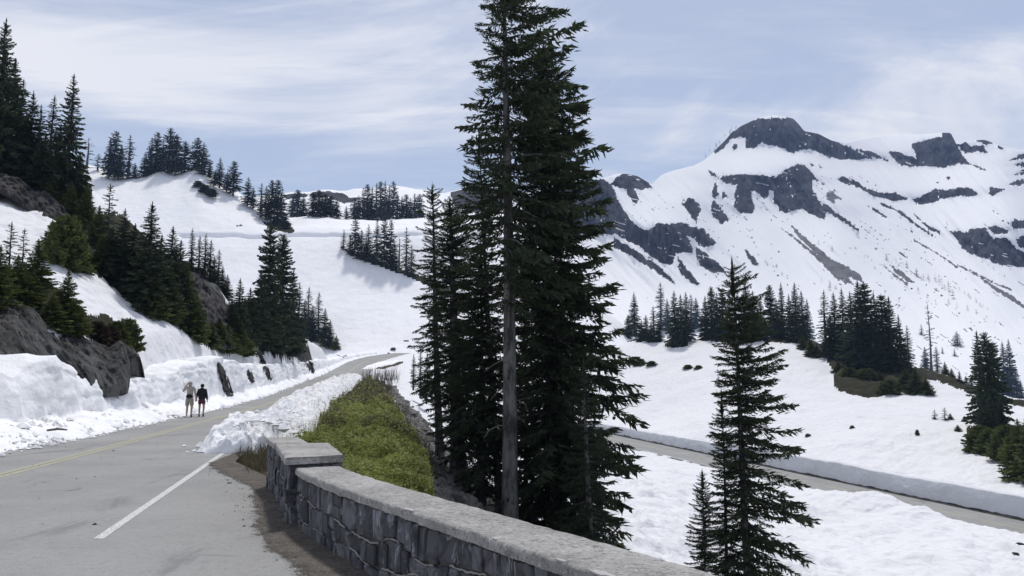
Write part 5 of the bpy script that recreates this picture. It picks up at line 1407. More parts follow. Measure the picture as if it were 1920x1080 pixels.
cluster([T(1550, 668, 545, 'slim', 'mid', 18), T(1568, 672, 548, 'fir', 'mid', 22), T(1584, 678, 540, 'fir', 'mid', 20), T(1600, 690, 548, 'fir', 'mid', 30), T(1616, 700, 526, 'fir', 'mid', 36), T(1628, 698, 530, 'club', 'mid', 28), T(1645, 695, 548, 'fir', 'mid', 24), T(1660, 700, 552, 'club', 'mid', 24), T(1674, 705, 556, 'fir', 'mid', 30), T(1690, 700, 590, 'fir', 'mid', 18), T(1706, 712, 610, 'slim', 'mid', 14), T(1560, 676, 590, 'fir', 'mid', 22), T(1640, 705, 600, 'fir', 'mid', 30)],
        "in the big clump on the heather mound", group="conifers on the heather mound")
cluster([T(1718, 738, 690, 'young', 'mid', 22), T(1738, 740, 706, 'young', 'mid', 16), T(1700, 732, 690, 'young', 'mid', 24), T(1668, 738, 712, 'bush', 'mid', 20), T(1625, 720, 692, 'bush', 'mid', 22), T(1592, 715, 690, 'bush', 'mid', 18), T(1648, 722, 694, 'young', 'mid', 20), T(1572, 700, 676, 'young', 'mid', 14)], "of the low shrubs at the heather mound's foot", "shrub", "shrub", "shrubs at the mound foot")
cluster([T(1747, 696, 570, 'snag', 'mid', 10), T(1736, 696, 650, 'fir', 'mid', 10), T(1758, 702, 650, 'slim', 'mid', 10), T(1773, 708, 678, 'young', 'mid', 10), T(1785, 712, 690, 'young', 'mid', 9), T(1800, 722, 695, 'fir', 'mid', 7), T(1812, 725, 704, 'fir', 'mid', 7), T(1822, 728, 702, 'fir', 'mid', 7)],
        "in the thin line right of the heather mound", group="conifers right of the mound")
cluster([T(1520, 668, 632, 'young', 'mid', 14), T(1532, 670, 645, 'young', 'mid', 12), T(1505, 655, 628, 'young', 'mid', 12)], "of the saplings beside the heather mound", "sapling", "sapling", "saplings beside the mound")
cluster([T(1843, 800, 620, 'fir', 'mid', 28), T(1858, 812, 624, 'club', 'mid', 30), T(1870, 806, 640, 'club', 'mid', 26), T(1848, 828, 742, 'fir', 'mid', 20), T(1862, 832, 735, 'fir', 'mid', 18), T(1880, 826, 748, 'fir', 'mid', 20)],
        "in the stand near the frame's edge", group="conifers near the edge of the field")
cluster([T(1886, 742, 640, 'fir', 'mid', 15), T(1898, 742, 636, 'fir', 'mid', 16), T(1908, 748, 690, 'slim', 'mid', 10), T(1916, 752, 712, 'fir', 'mid', 9)], "of the four standing behind the edge stand", group="conifers behind the edge stand")
cluster([T(1838, 846, 800, 'bush', 'mid', 26), T(1862, 850, 806, 'bush', 'mid', 26), T(1890, 862, 800, 'bush', 'mid', 28), T(1915, 895, 785, 'young', 'mid', 40), T(1940, 905, 770, 'young', 'mid', 44), T(1905, 872, 820, 'bush', 'mid', 24)], "of the dark green bushes at the snow's edge", "bush", "bush", "bushes at the snow edge")
cluster([T(1753, 786, 768, 'sparse', 'mid', 7), T(1772, 787, 764, 'sparse', 'mid', 8), T(1782, 786, 774, 'young', 'mid', 7), T(1809, 790, 780, 'young', 'mid', 8), T(1828, 790, 776, 'young', 'mid', 9), T(1720, 815, 806, 'bush', 'mid', 4), T(1796, 808, 796, 'young', 'mid', 9), T(1347, 722, 705, 'sparse', 'mid', 8), T(1200, 684, 674, 'bush', 'mid', 12), T(1186, 681, 670, 'bush', 'mid', 7), T(1222, 685, 677, 'bush', 'mid', 10), T(1290, 690, 684, 'bush', 'mid', 9), T(1310, 691, 685, 'bush', 'mid', 8), T(1598, 803, 798, 'bush', 'mid', 5)],
        "of the twigs poking through the snowfield", "sapling", "sapling", "saplings in the snowfield")
cluster([T(1795, 648, 620, 'fir', 'far', 8, ymin=330), T(1790, 667, 652, 'slim', 'far', 4, ymin=330), T(1728, 628, 608, 'slim', 'far', 5, ymin=330), T(1767, 662, 650, 'slim', 'far', 4, ymin=330)], "standing alone on the lower mountain slope", "small conifer", group="lone conifers on the lower slope")
# tiny trees dotted over the mountain: nothing tells one from the next
tiny = []
lines = [((1200, 322), (1290, 308), 9, 9), ((1325, 292), (1380, 240), 9, 8), ((1350, 332), (1450, 330), 12, 6), ((1225, 424), (1300, 425), 12, 7), ((1170, 465), (1265, 530), 16, 8), ((1305, 470), (1355, 512), 14, 8), ((1280, 375), (1310, 420), 9, 9), ((1335, 380), (1362, 418), 8, 8), ((1560, 395), (1612, 440), 8, 8),
         ((1595, 465), (1660, 505), 12, 8), ((1665, 485), (1700, 500), 5, 9), ((1715, 512), (1745, 530), 6, 12), ((1755, 525), (1790, 555), 7, 13), ((1800, 545), (1850, 580), 9, 7), ((1400, 470), (1480, 520), 8, 7), ((1540, 455), (1720, 545), 12, 7), ((1840, 490), (1900, 530), 6, 7), ((1740, 560), (1870, 600), 8, 8), ((1545, 530), (1570, 545), 5, 10)]
for (a, b, n, h) in lines:
    for k in range(n):
        f = (k + trng.uniform(-.3, .3)) / max(1, n - 1)
        px = a[0] + (b[0] - a[0]) * f + trng.uniform(-4, 4); py = a[1] + (b[1] - a[1]) * f + trng.uniform(-4, 4)
        g = ground_at(px, py, 330, (S_M,))
        if g is None: continue
        H = h * trng.uniform(.6, 1.4) / F * g[1]
        tiny.append((H / g[1], H, g))
tiny.sort(key=lambda t: -t[0])
rest = []
for i, (_, H, g) in enumerate(tiny):
    cr, tr, R = variant((trng.choice(['fir', 'slim', 'fir']), 'tiny', trng.randrange(3)))
    s_ = H / 10; az = trng.uniform(0, 6.28)
    if i < 50:
        o = obj("conifer_tree", cr, None, None, (g[0], g[1], g[2] - 0.4))
        o.rotation_euler = (0, 0, az); o.scale = (s_ * 1.7, s_ * 1.7, s_)
        tag(o, "tiny dark conifer among those dotting the high mountain snow", "tree", "tiny conifers dotting the mountain")
    else:
        v = np.empty(len(cr.vertices) * 3, np.float32); cr.vertices.foreach_get("co", v); v = v.reshape(-1, 3) * np.array([s_ * 1.7, s_ * 1.7, s_])
        c_, s2 = math.cos(az), math.sin(az)
        rest.append(np.stack([v[:, 0] * c_ - v[:, 1] * s2 + g[0], v[:, 0] * s2 + v[:, 1] * c_ + g[1], v[:, 2] + g[2] - 0.4], 1))
rest = np.concatenate(rest)
o = obj("distant_trees", mesh_from("distant_trees", rest, np.arange(len(rest)).reshape(-1, 4)), M_NEEDLE_FAR); o["kind"] = "stuff"

# --- the near firs beyond the wall
def near_tree(px, Y, zb, top, R, label, seed, lean_px=0.0, r0=0.17, dead=0, cr_mat=None, dead_range=(0.15, 0.45), **kw):
    a, _ = ray(px, 720); x = float(a) * Y
    zt = float(P(px, top, Y)[2]); H = zt - zb
    lean = (lean_px / F * Y, 0.0)
    e = empty("fir_tree", (x, Y, zb)); tag(e, label, "tree", None)
    Q, b = conifer_arrays(seed, H, R, 'near', lean=lean, **kw)
    obj("crown", crown_mesh("crown", Q, cr_mat or M_NEEDLE), None, e)
    tm = trunk_mesh(H, r0, lean, 12, seed, b, 0.002); tm.materials.append(M_BARK); obj("trunk", tm, None, e)
    r = np.random.default_rng(seed + 1)
    for k in range(dead):
        z = H * r.uniform(*dead_range); az = r.uniform(0, 6.28); L = r.uniform(.4, 1.1)
        c = np.array([lean[0] * z / H, 0, z]); d = np.array([math.cos(az), math.sin(az), 0])
        pts = [c, c + d * L * .4 + [0, 0, .05], c + d * L * .75 + [0, 0, -.05], c + d * L + [r.uniform(-.1, .1), 0, -.22]]
        m = MB().tube(pts, [.018, .014, .009, .004], 5)
        m.tube([pts[1], np.array(pts[1]) + d * .3 + [.1, .05, .08]], [.008, .003], 4)
        m.build("dead_branch", M_DEAD, e)
    return e
def side_r(lo, hi, az0=0.0):        # longer boughs towards azimuth az0
    return lambda az, t: lo + (hi - lo) * (0.5 + 0.5 * math.cos(az - az0))
near_tree(958, 20.0, -2.8, -140, 2.2, "tallest fir, bare grey trunk rising past the top of the picture", 301, -14, 0.215, 9, base=.40, spacing=.27, per_whorl=5, shape=.44, droop=.24, gap=.16, side=side_r(.56, 1.12), ragged=.5, dead_range=(.12, .42))
near_tree(1040, 21.6, -3.2, 95, 2.1, "broad dense dark fir just right of the bare grey trunk", 302, -26, 0.20, 6, base=.06, spacing=.20, per_whorl=8, shape=.46, droop=.34, gap=.12, side=side_r(.72, 1.05), ragged=.5, dead_range=(.2, .5))
near_tree(938, 22.4, -2.6, 245, 0.95, "slender leaning fir just left of the bare grey trunk", 303, -42, 0.115, 7, base=.18, spacing=.22, per_whorl=5, shape=.35, droop=.35, gap=.20, side=side_r(1.1, .75), ragged=.5, dead_range=(.1, .5))
near_tree(826, 25.5, -0.75, 348, 0.72, "slim dark fir with bare lower trunk, outermost of the near group", 304, -20, 0.135, 4, base=.16, spacing=.20, per_whorl=6, shape=.30, droop=.32, gap=.12, ragged=.5, dead_range=(.05, .2))
near_tree(862, 24.0, -1.0, 372, 0.98, "thick-trunked dark fir second from the group's snowy side", 305, -22, 0.22, 5, base=.08, spacing=.17, per_whorl=8, shape=.32, droop=.32, gap=.08, side=side_r(.8, 1.15), ragged=.5, dead_range=(.05, .3))
near_tree(905, 22.5, -1.6, 470, 1.15, "short dense fir filling the gap behind the slender leaning fir", 306, -5, 0.11, 3, base=.05, spacing=.19, per_whorl=7, shape=.40, droop=.35, gap=.12, ragged=.45)
near_tree(985, 23.5, -3.0, 600, 1.1, "short dark fir hidden low behind the bare grey trunk", 307, 0, 0.10, 0, base=.03, spacing=.20, per_whorl=7, shape=.45, droop=.30, gap=.10, ragged=.45)
near_tree(1105, 18.9, -3.4, 680, 0.8, "low bushy fir at the outer foot of the broad dense fir", 308, -10, 0.10, 0, base=.02, spacing=.20, per_whorl=7, shape=.50, droop=.25, gap=.10, ragged=.4)
near_tree(1396, 20.0, -5.6, 492, 1.28, "lone fir with long boughs on one side beside the lower road", 311, -16, 0.13, 3, base=.06, spacing=.17, per_whorl=7, shape=.36, droop=.32, gap=.14, side=side_r(.58, 1.1), ragged=.6, tip=.02)
near_tree(1352, 20.8, -5.6, 735, 0.72, "low fir half hidden behind the lone fir's lower boughs", 312, 0, 0.07, 0, base=.02, spacing=.19, per_whorl=6, shape=.55, droop=.25, gap=.10, ragged=.4)
near_tree(1312, 19.6, -5.4, 884, 0.66, "small dark fir standing beside the lone fir's foot", 313, 0, 0.055, 0, base=.02, spacing=.12, per_whorl=7, shape=.55, droop=.25, gap=.10, ragged=.4)
for (p, y, t_, h_) in [(776, 716, 664, 8), (786, 726, 660, 9)]:
    pass
cluster([T(775, 722, 664, 'slim', 'mid', 8, Y=60), T(788, 735, 655, 'slim', 'mid', 10, Y=58), T(800, 745, 660, 'fir', 'mid', 12, Y=55)], "on the snow slope below the road", "small fir", group="low firs below the road")
# ------------------------------------------------------------------ low plants, stones and litter
def scatter_zone(n, a0, a1, y0, y1, poly, seed, jag=10):
    r = np.random.default_rng(seed)
    a = r.uniform(a0, a1, n); Y = np.exp(r.uniform(math.log(y0), math.log(y1), n)); X = a * Y
    Z = ground_z(X, Y)
    px, py = proj(np.stack([X, Y, Z], -1))
    s = sdf_poly(px, py, poly) + fbm(px / 14, py / 14, 3, seed) * jag
    k = s > 0
    return X[k], Y[k], Z[k], px[k], py[k], r
def leaf_quads(P0, n, L, W, r, up=0.55):
    """rhombic leaves round points P0, facing mostly upwards"""
    az = r.uniform(0, 2 * math.pi, n); el = r.normal(up * 0.35, 0.45, n)
    d = np.stack([np.cos(az) * np.cos(el), np.sin(az) * np.cos(el), np.sin(el)], 1)
    nv = np.stack([r.normal(0, .5, n), r.normal(0, .5, n), np.ones(n)], 1)
    w = np.cross(d, nv); w /= np.linalg.norm(w, axis=1)[:, None]
    L = L[:, None]; W = W[:, None]
    return np.stack([P0, P0 + d * L * .55 + w * W, P0 + d * L, P0 + d * L * .55 - w * W], 1)
def quad_obj(name, Q, mat, parent=None):
    me = mesh_from(name, Q.reshape(-1, 3), np.arange(len(Q) * 4).reshape(-1, 4), False)
    return obj(name, me, mat, parent)
GREEN = [(500, 835), (575, 795), (640, 755), (690, 720), (712, 735), (740, 775), (765, 810), (782, 850), (800, 895), (812, 960), (600, 960), (545, 880)]
def hgt_shrub(X, Y): return 0.80 * (0.14 + 0.62 * np.clip(vnoise(X / 0.55, Y / 0.9, 301) * 1.3 - .25, 0, 1) + 0.16 * vnoise(X / 0.3, Y / 0.3, 302)) * (1 + 0.006 * Y)
X, Y, Z, px, py, r = scatter_zone(330000, -0.34, -0.05, 9.2, 80, GREEN, 401, 14)
k = r.random(len(X)) < np.where(px < 545, .35, 1.0)
X, Y, Z = X[k], Y[k], Z[k]
# keep clear of the wall and the pier, and of the snow berm
wl = np.interp(Y, [p[1] for p in WALL_F][::-1], [p[0] for p in WALL_F][::-1])
k = np.where(Y < 9.6, X > wl + 0.62, np.where(Y < 13.2, X > np.interp(Y, [9.6, 11.5, 13.2], [-1.9, -2.45, -3.3]) + 0.05, X > np.interp(Y, [13.2, 21, 26, 33, 40, 50, 60, 80], [-4.1, -4.8, -6.2, -7.4, -9.0, -10.8, -12.5, -15.6])))
X, Y, Z = X[k], Y[k], Z[k]; n = len(X)
hh = hgt_shrub(X, Y) * r.uniform(.4, 1.0, n)
Q = leaf_quads(np.stack([X, Y, Z + hh], 1), n, (0.032 + 0.0022 * Y) * r.uniform(.6, 1.4, n), (0.011 + 0.0008 * Y) * r.uniform(.7, 1.3, n), r)
dry = (vnoise(X / 2.5, Y / 2.5, 303) > 0.60) & (r.random(n) < .6) | (proj(np.stack([X, Y, Z], 1))[1] < 770) & (r.random(n) < .62)
g1 = quad_obj("green_shrubbery", Q[~dry], M_LEAF); g1["kind"] = "stuff"; g1["label"] = "knee-high bright green leafy ground cover on the bank behind the wall"
g2 = quad_obj("dry_undergrowth", Q[dry], M_LEAF_DRY); g2["kind"] = "stuff"; g2["label"] = "olive brown dry stems and leaves among the green ground cover"
def blades(name, n, a0, a1, y0, y1, poly, h0, h1, w, mat, seed, spread=.35, jag=8, clump=None):
    X, Y, Z, px, py, r = scatter_zone(n, a0, a1, y0, y1, poly, seed, jag)
    n = len(X); h = r.uniform(h0, h1, n); az = r.uniform(0, 6.28, n)
    b = np.stack([X, Y, Z - .02], 1); t = b + np.stack([np.cos(az) * h * spread * r.uniform(.2, 1, n), np.sin(az) * h * spread * r.uniform(.2, 1, n), h], 1)
    m = (b + t) / 2 + np.stack([0 * h, 0 * h, h * .12], 1)
    ww = np.stack([np.cos(az + 1.57), np.sin(az + 1.57), 0 * az], 1) * (w * (1 + 0.02 * Y))[:, None]
    Q = np.concatenate([np.stack([b - ww, b + ww, m + ww * .7, m - ww * .7], 1), np.stack([m - ww * .7, m + ww * .7, t + ww * .2, t - ww * .2], 1)])
    o = quad_obj(name, Q, mat); o["kind"] = "stuff"; return o
blades("dry_grass", 9000, -0.30, -0.09, 9.5, 80, [(690, 705), (720, 700), (760, 770), (800, 830), (830, 910), (790, 890), (760, 820), (715, 750)], .25, .6, .006, M_LEAF_DRY, 411)["label"] = "tufts of dry brown grass along the edge of the green bank"
blades("green_stems", 7000, -0.34, -0.05, 9.5, 70, GREEN, .22, .58, .0045, M_LEAF, 409, .35, 14)["label"] = "upright green stems and blades among the leafy ground cover"
blades("bare_twigs", 1500, -0.22, -0.13, 45, 100, [(668, 712), (700, 690), (735, 690), (750, 722), (735, 735), (690, 728)], .8, 1.9, .007, M_TWIG, 413, .5)["label"] = "thicket of bare grey twigs where the green bank meets the far road"
blades("bare_twigs", 420, -0.28, -0.15, 24, 75, [(560, 795), (600, 760), (650, 730), (690, 712), (690, 735), (640, 765), (590, 800)], .4, 1.0, .006, M_TWIG, 414, .6)["label"] = "thin bare twigs poking out of the dirty snow berm"
blades("dry_grass", 5200, -0.38, -0.24, 11.5, 21, [(440, 862), (462, 840), (500, 808), (560, 795), (578, 815), (512, 824), (500, 880), (468, 895)], .10, .34, .005, M_LEAF_DRY, 415, .6)["label"] = "dry grass tufts at the far end of the parapet wall"
# loose stones
def rock_mesh(seed, flat=.55):
    r = np.random.default_rng(seed)
    import bmesh
    bm = bmesh.new(); bmesh.ops.create_icosphere(bm, subdivisions=2, radius=1.0)
    v = np.array([p.co[:] for p in bm.verts])
    for _ in range(7):          # chop flat facets
        d = r.normal(0, 1, 3); d /= np.linalg.norm(d); h = r.uniform(.45, .85)
        s = v @ d; v = v - np.maximum(0, s - h)[:, None] * d
    v *= np.array([1, r.uniform(.6, .95), flat]) * (1 + 0.1 * fbm3(v * 2, 1.5, 2, seed))[:, None]
    for p, c in zip(bm.verts, v): p.co = c
    me = bpy.data.meshes.new("rock"); bm.to_mesh(me); bm.free(); me.materials.append(M_SCREE); return me
RK = [rock_mesh(500 + i, .35 + .1 * (i % 4)) for i in range(8)]
SCR = [(718, 715), (748, 738), (790, 782), (838, 838), (900, 902), (955, 955), (960, 985), (850, 960), (815, 905), (790, 850), (762, 790), (738, 745)]
X, Y, Z, px, py, r = scatter_zone(900, -0.17, 0.0, 9, 60, SCR, 421, 6)
order = r.permutation(len(X))
for i in order[:95]:
    s = min(0.11 * r.lognormal(0.35, .5), .16 if Y[i] < 15 else .45) * (1 + Y[i] * .012)
    o = obj("loose_rock", RK[r.integers(8)], None, None, (X[i], Y[i], Z[i] + s * .12))
    o.scale = (s, s, s * r.uniform(.6, 1.1)); o.rotation_euler = (r.uniform(-.4, .4), r.uniform(.1, .7), r.uniform(0, 6.28))
    tag(o, "loose grey slab of rock on the scree slope below the green bank", "rock", "loose rocks on the scree slope")
for (p_, y_, s_, lb) in [(738, 656, .9, "dark rock at the snowy bend of the far road"), (729, 663, .5, "small dark rock just below the far bend's rock"), (805, 754, .55, "dark boulder on the snow slope beside the outermost near fir"), (810, 748, .35, "smaller stone touching the boulder on the snow slope"), (1912, 1022, .35, "dark stone on the snow above the lower road's near edge"), (1905, 1040, .28, "small stone lying in the near snow by the picture's edge"), (1515, 818, .6, "dark rock in the dirty snow behind the lone fir's boughs")]:
    g = ground_at(p_, y_)
    o = obj("boulder", RK[int(p_) % 8].copy(), None, None, (g[0], g[1], g[2] + s_ * .2)); o.data.materials[0] = M_ROCK_DARK
    o.scale = (s_, s_, s_ * .9); o.rotation_euler = (.2, .1, p_)
    tag(o, lb, "rock", "dark rocks on the snow")
m = MB(); ico = None
X, Y, Z, px, py, r = scatter_zone(5200, -0.17, 0.02, 8.5, 60, SCR, 423, 10)
base_ = np.array([(1, 0, 0), (0, 1, 0), (-1, 0, 0), (0, -1, 0), (0, 0, .7), (0, 0, -.5)], float)
ft = np.array([(0, 1, 4), (1, 2, 4), (2, 3, 4), (3, 0, 4), (1, 0, 5), (2, 1, 5), (3, 2, 5), (0, 3, 5)])
def pebble_obj(name, X, Y, Z, s, r, mat):
    n = len(X); V = base_[None] * s[:, None, None] * r.uniform(.6, 1.4, (n, 6, 1)); az = r.uniform(0, 6.28, n)
    c, si = np.cos(az)[:, None], np.sin(az)[:, None]
    V = np.stack([V[..., 0] * c - V[..., 1] * si + X[:, None], V[..., 0] * si + V[..., 1] * c + Y[:, None], V[..., 2] + Z[:, None]], -1)
    Fc = (ft[None] + 6 * np.arange(n)[:, None, None]).reshape(-1, 3)
    o = obj(name, mesh_from(name, V.reshape(-1, 3), Fc), mat); o["kind"] = "stuff"; return o
pebble_obj("rubble", X, Y, Z + .01, (0.025 + 0.0022 * Y) * r.lognormal(0, .45, len(X)), r, M_SCREE)["label"] = "small rubble covering the scree slope"
r = np.random.default_rng(430)
Y = r.uniform(3.2, 15.5, 700); off = np.abs(r.normal(0, .30, 700)); X = pave_right(Y) - 0.27 - off
pebble_obj("gravel", X, Y, 0 * X + .006, 0.006 * r.lognormal(0, .5, len(X)), r, M_SCREE)["label"] = "loose gravel and litter along the foot of the wall"
Y = r.uniform(4.5, 22, 90); X = RX(Y) + r.uniform(-1.4, 4.0, 90)
pebble_obj("road_grit", X, Y, 0 * X + .004, 0.008 * r.lognormal(0, .5, len(X)), r, M_ROCK_DARK)["label"] = "scattered grit and snow-plough litter on the asphalt"
# chunks of ploughed snow
def chunks(name, X, Y, Z, s, seed, mat, label):
    r = np.random.default_rng(seed); o = pebble_obj(name, X, Y, Z, s, r, mat); o["label"] = label
Y = np.exp(r.uniform(math.log(12), math.log(110), 2600)); u = r.uniform(-.35, 2.0, 2600)
tt_ = interp(Y, [(4, 2.3), (12, 2.2), (18, 1.95), (30, 1.75), (45, 1.8), (60, 1.9), (80, 2.6), (100, 3.0), (190, 3.3)])
chunks("snow_crumbs", RX(Y) - tt_ - u, Y, RZ(Y) + np.clip(u, 0, 2) * .36 + .02, 0.05 * r.lognormal(0, .5, 2600), 441, M_SNOW_DIRTY, "crumbled lumps of snow along the foot of the tall bank")
r = np.random.default_rng(445)
Y = np.exp(r.uniform(math.log(19), math.log(100), 1500)); c_ = np.interp(Y, [19, 26, 33, 40, 50, 60, 80, 100], [-6.0, -7.6, -9.2, -10.8, -12.6, -14.4, -17.5, -20.0])
u = r.normal(0, .75, 1500)
chunks("snow_crumbs", c_ + u, Y, RZ(Y) + np.clip(.75 - .5 * u ** 2, .02, 1), 0.07 * r.lognormal(0, .45, 1500), 447, M_SNOW_BANK, "crumbled lumps of snow on the berm beside the green bank")
# a broken branch on the snow apron, a dead clump by the wall end
p0 = P(88, 807, 20.6); p1 = P(126, 806, 20.9)
fb_ = MB().tube([p0, p0 * .5 + p1 * .5 + [0, 0, .03], p1], [.03, .035, .02], 6); fb_.tube([p0 * .6 + p1 * .4, p0 * .6 + p1 * .4 + [.1, -.1, .08]], [.015, .006], 5)
tag(fb_.build("fallen_branch", M_DEAD), "short dark broken branch lying on the snow beside the road", "branch")

# ------------------------------------------------------------------ the two walkers
C_SKIN = plain("skin", (0.42, 0.27, 0.20), .6); C_TAN = plain("tan_shirt_cloth", (0.36, 0.33, 0.28)); C_KHAKI = plain("khaki_shorts_cloth", (0.27, 0.25, 0.20)); C_BLACK = plain("black_nylon", (0.018, 0.018, 0.02)); C_HAT = plain("pale_hat_cloth", (0.50, 0.49, 0.46))
C_JACKET = plain("dark_jacket_cloth", (0.020, 0.019, 0.026)); C_PLUM = plain("plum_shorts_cloth", (0.085, 0.035, 0.060)); C_HAIR = plain("dark_hair", (0.022, 0.017, 0.014)); C_SHOE = plain("dark_shoe", (0.025, 0.025, 0.027)); C_SOCK = plain("grey_sock", (0.30, 0.30, 0.30))
def skin(name, verts, edges, radii, mat, parent, root=0, sub=2):
    me = bpy.data.meshes.new(name); me.from_pydata([tuple(v) for v in verts], edges, []); me.materials.append(mat)
    o = obj(name, me, None, parent)
    sk = o.modifiers.new("skin", 'SKIN'); sk.use_smooth_shade = True
    sub_ = o.modifiers.new("subdivision", 'SUBSURF'); sub_.levels = sub; sub_.render_levels = sub
    for i, d in enumerate(me.skin_vertices[0].data):
        rr = radii[i]; d.radius = rr if isinstance(rr, tuple) else (rr, rr); d.use_root = (i == root)
    return o
def sphere(name, c, rad, mat, parent, seg=14):
    import bmesh
    bm = bmesh.new(); bmesh.ops.create_uvsphere(bm, u_segments=seg, v_segments=10, radius=1.0)
    for v in bm.verts: v.co = Vector((v.co.x * rad[0] + c[0], v.co.y * rad[1] + c[1], v.co.z * rad[2] + c[2]))
    me = bpy.data.meshes.new(name); bm.to_mesh(me); bm.free(); me.materials.append(mat)
    me.polygons.foreach_set("use_smooth", [True] * len(me.polygons))
    return obj(name, me, None, parent)
def person(loc, rz, s, kind, label):
    """figure 1.70 m tall seen from behind, walking along +y; s scales it"""
    e = empty("person", loc, rz); e.scale = (s, s, s); tag(e, label, "person", "walkers on the road")
    man = kind == 'man'
    hipw, shw = .10, (.19 if man else .165)
    st = .10                       # half stride
    V = [(0, 0, .90), (0, 0, 1.10), (0, .0, 1.30), (0, .0, 1.43), (0, .01, 1.50), (0, .02, 1.60), (0, .025, 1.66),      # 0 pelvis .. 6 crown
         (-hipw, 0, .86), (-hipw - .01, st * .6 + .02, .49), (-hipw - .015, st * .3, .09), (-hipw - .02, st * .3 + .15, .035),
         (hipw, 0, .86), (hipw + .01, -st * .3 + .03, .49), (hipw + .015, -st, .10), (hipw + .02, -st + .14, .035)]
    E = [(0, 1), (1, 2), (2, 3), (3, 4), (4, 5), (5, 6), (0, 7), (7, 8), (8, 9), (9, 10), (0, 11), (11, 12), (12, 13), (13, 14)]
    Rd = [(.13, .10), (.12, .095), (.15, .10), (.10, .07), .055, (.078, .095), (.06, .075), .088, .058, .038, (.035, .03), .088, .058, .038, (.035, .03)]
    if man:   # one hand raised to the hat, the other out towards the companion
        arms = [[(-shw, 0, 1.40), (-shw - .15, .06, 1.22), (-shw - .06, .12, 1.46), (-.12, .11, 1.60)], [(shw, 0, 1.40), (shw + .06, -.03, 1.14), (shw + .10, .05, .90), (shw + .115, .07, .82)]]
    else:
        arms = [[(-shw, 0, 1.40), (-shw - .07, -.03, 1.14), (-shw - .14, .04, .92), (-shw - .155, .06, .84)], [(shw, 0, 1.40), (shw + .07, -.04, 1.13), (shw + .09, .06, .89), (shw + .09, .08, .81)]]
    hands = []
    for A_ in arms:
        b = len(V); V += A_; E += [(3, b), (b, b + 1), (b + 1, b + 2), (b + 2, b + 3)]; Rd += [.062, .044, .030, (.036, .018)]
        h = np.array(A_[3]); f = h - np.array(A_[2]); f /= np.linalg.norm(f)
        sx = np.cross(f, [0, 1, 0]); sx /= np.linalg.norm(sx) + 1e-6
        for k, (o_, L) in enumerate(((-.024, .075), (-.008, .085), (.008, .08), (.024, .065), (.038, .05))):     # four fingers and a thumb, curled forward
            b2 = len(V); root = h + sx * o_ * .7
            tipd = f * (1 if k < 4 else .35) + sx * (0 if k < 4 else .8)
            V += [tuple(root + tipd * L * .5), tuple(root + tipd * L * .8 + np.array([0, .03, 0]))]; E += [(b + 3, b2), (b2, b2 + 1)]; Rd += [.009, .007]
    skin("body", V, E, Rd, C_SKIN, e)
    # clothes: a sleeved top, shorts, shoes
    top_m = C_TAN if man else C_JACKET; zl = .88 if man else .78
    tv = [(0, 0, .96), (0, 0, 1.14), (0, 0, 1.32), (0, 0, 1.42), (0, .005, 1.46)]; te = [(0, 1), (1, 2), (2, 3), (3, 4)]; tr = [(.165, .12), (.16, .12), (.18, .125), (.13, .09), (.07, .06)]
    if not man: tv[0] = (0, 0, .84); tr = [(.225, .16), (.20, .15), (.18, .13), (.13, .10), (.075, .07)]
    for A_ in arms:
        b = len(tv); el = np.array(A_[1]); wr_ = np.array(A_[2]); end = el if man else wr_
        tv += [A_[0], tuple(A_[1])]; te += [(3, b), (b, b + 1)]; tr += [.075, .062 if man else .068]
        if man: tv[-1] = tuple(np.array(A_[0]) * .15 + el * .85 + 0)
        else: tv.append(tuple(wr_)); te.append((b + 1, b + 2)); tr.append(.055)
    skin("shirt" if man else "jacket", tv, te, tr, top_m, e)
    sm = C_KHAKI if man else C_PLUM; kz = .46 if man else .56
    sv_ = [(0, 0, .97), (0, 0, .86), (-hipw, .01, .80), (-hipw - .012, st * .35 + .015, kz + .06), (hipw, 0, .80), (hipw + .012, -st * .15 + .02, kz + .06)]
    skin("shorts", sv_, [(0, 1), (1, 2), (2, 3), (1, 4), (4, 5)], [(.16, .12), (.165, .125), .105, .10, .105, .10], sm, e)
    for sx, f in ((-1, (V[9], V[10])), (1, (V[13], V[14]))):
        a_, b_ = np.array(f[0]), np.array(f[1])
        skin("shoe", [tuple(a_ + [0, -.05, -.045]), tuple(a_ + [0, .04, -.03]), tuple(b_ + [0, .02, .005])], [(0, 1), (1, 2)], [(.042, .045), (.05, .052), (.042, .032)], C_SHOE, e)
        skin("sock", [tuple(a_ + [0, -.005, -.01]), tuple(a_ + [0, 0, .07])], [(0, 1)], [.047, .046], C_SOCK if man else C_SHOE, e)
    # head: face features and hair or hat
    fc = sphere("face", (0, .105, 1.585), (.05, .02, .06), C_SKIN, e, 10)
    sphere("nose", (0, .128, 1.585), (.014, .02, .022), C_SKIN, e, 8)
    for sx in (-1, 1):
        sphere("ear", (sx * .082, .02, 1.59), (.014, .022, .032), C_SKIN, e, 8); sphere("eye", (sx * .030, .118, 1.605), (.011, .008, .007), C_HAIR, e, 8)
    if man:
        h = sphere("hat", (0, .015, 1.672), (.092, .105, .065), C_HAT, e)
        m = MB(); th = np.linspace(0, 2 * math.pi, 24, endpoint=False)
        ring = lambda r_, z: np.stack([r_ * np.cos(th), .02 + r_ * 1.12 * np.sin(th), 0 * th + z], 1)
        m.add(np.concatenate([ring(.088, 1.655), ring(.135, 1.645), ring(.135, 1.638), ring(.088, 1.645)]), [(a * 24 + i, a * 24 + (i + 1) % 24, ((a + 1) % 4) * 24 + (i + 1) % 24, ((a + 1) % 4) * 24 + i) for a in range(4) for i in range(24)])
        m.build("brim", C_HAT, h)
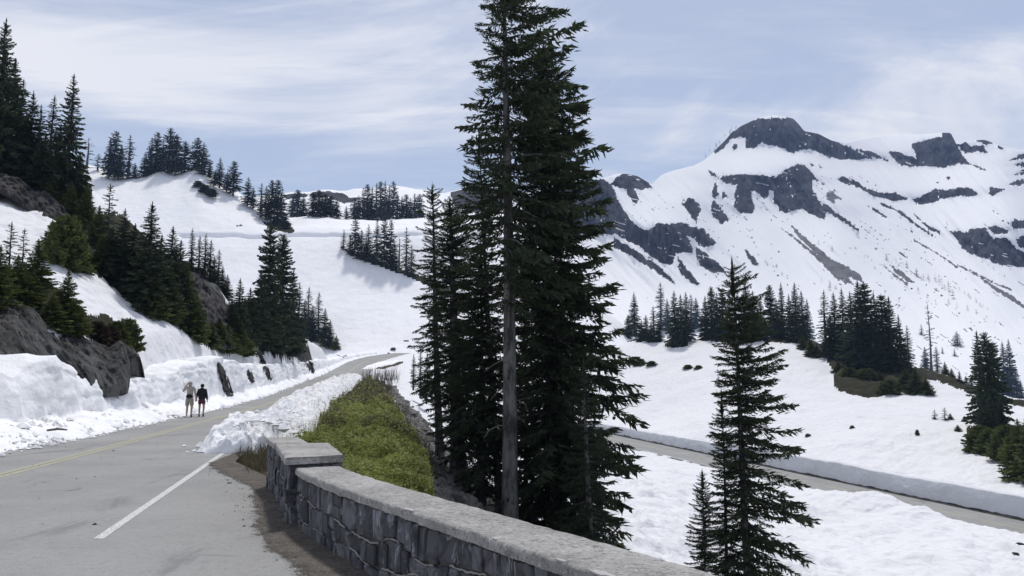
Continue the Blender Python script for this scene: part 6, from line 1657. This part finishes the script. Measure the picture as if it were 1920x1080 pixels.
        sphere("hair", (0, -.01, 1.60), (.082, .095, .07), plain("grey_hair", (.30, .29, .28)), e)
        sphere("waist_pack", (0, -.14, 1.00), (.15, .07, .10), C_BLACK, e)
        m = MB(); rg = lambda z: np.stack([.178 * np.cos(th), .135 * np.sin(th), 0 * th + z], 1)
        m.add(np.concatenate([rg(.97), rg(1.02)]), [(i, (i + 1) % 24, 24 + (i + 1) % 24, 24 + i) for i in range(24)]); m.build("belt", C_BLACK, e)
    else:
        sphere("hair", (0, .005, 1.62), (.098, .108, .10), C_HAIR, e)
        sphere("hood", (0, -.07, 1.45), (.10, .06, .07), C_JACKET, e)
    return e
hd = math.atan2(.18, 1.0)
q = P(354, 782, 38.9); person((q[0], q[1], 0.012), hd, 1.0, 'man', "walker in tan shirt, pale hat and khaki shorts with one arm raised")
q = P(377, 781, 39.3); person((q[0], q[1], 0.012), hd, 0.93, 'woman', "walker in dark jacket and plum shorts beside the tan-shirted walker")

# ------------------------------------------------------------------ air
bpy.context.view_layer.update()
lo = np.full(3, 1e9); hi = np.full(3, -1e9)
for o in SC.objects:
    if o.type == 'MESH':
        for c in o.bound_box:
            w = np.array(o.matrix_world @ Vector(c)); lo = np.minimum(lo, w); hi = np.maximum(hi, w)
lo -= 1.0; hi += 3.0
hz = MB().add([(x, y, z) for z in (lo[2], hi[2]) for y in (lo[1], hi[1]) for x in (lo[0], hi[0])], [(0, 2, 3, 1), (4, 5, 7, 6), (0, 1, 5, 4), (2, 6, 7, 3), (0, 4, 6, 2), (1, 3, 7, 5)])
hm = bpy.data.materials.new("thin_mountain_haze"); hm.use_nodes = True; hm.node_tree.nodes.clear()
ho = hm.node_tree.nodes.new("ShaderNodeOutputMaterial"); hv = hm.node_tree.nodes.new("ShaderNodeVolumePrincipled")
hv.inputs["Color"].default_value = (0.42, 0.60, 1.0, 1); hv.inputs["Density"].default_value = 0.00019; hv.inputs["Anisotropy"].default_value = 0.0
hm.node_tree.links.new(hv.outputs[0], ho.inputs["Volume"])
h_o = hz.build("haze", hm); h_o["kind"] = "stuff"
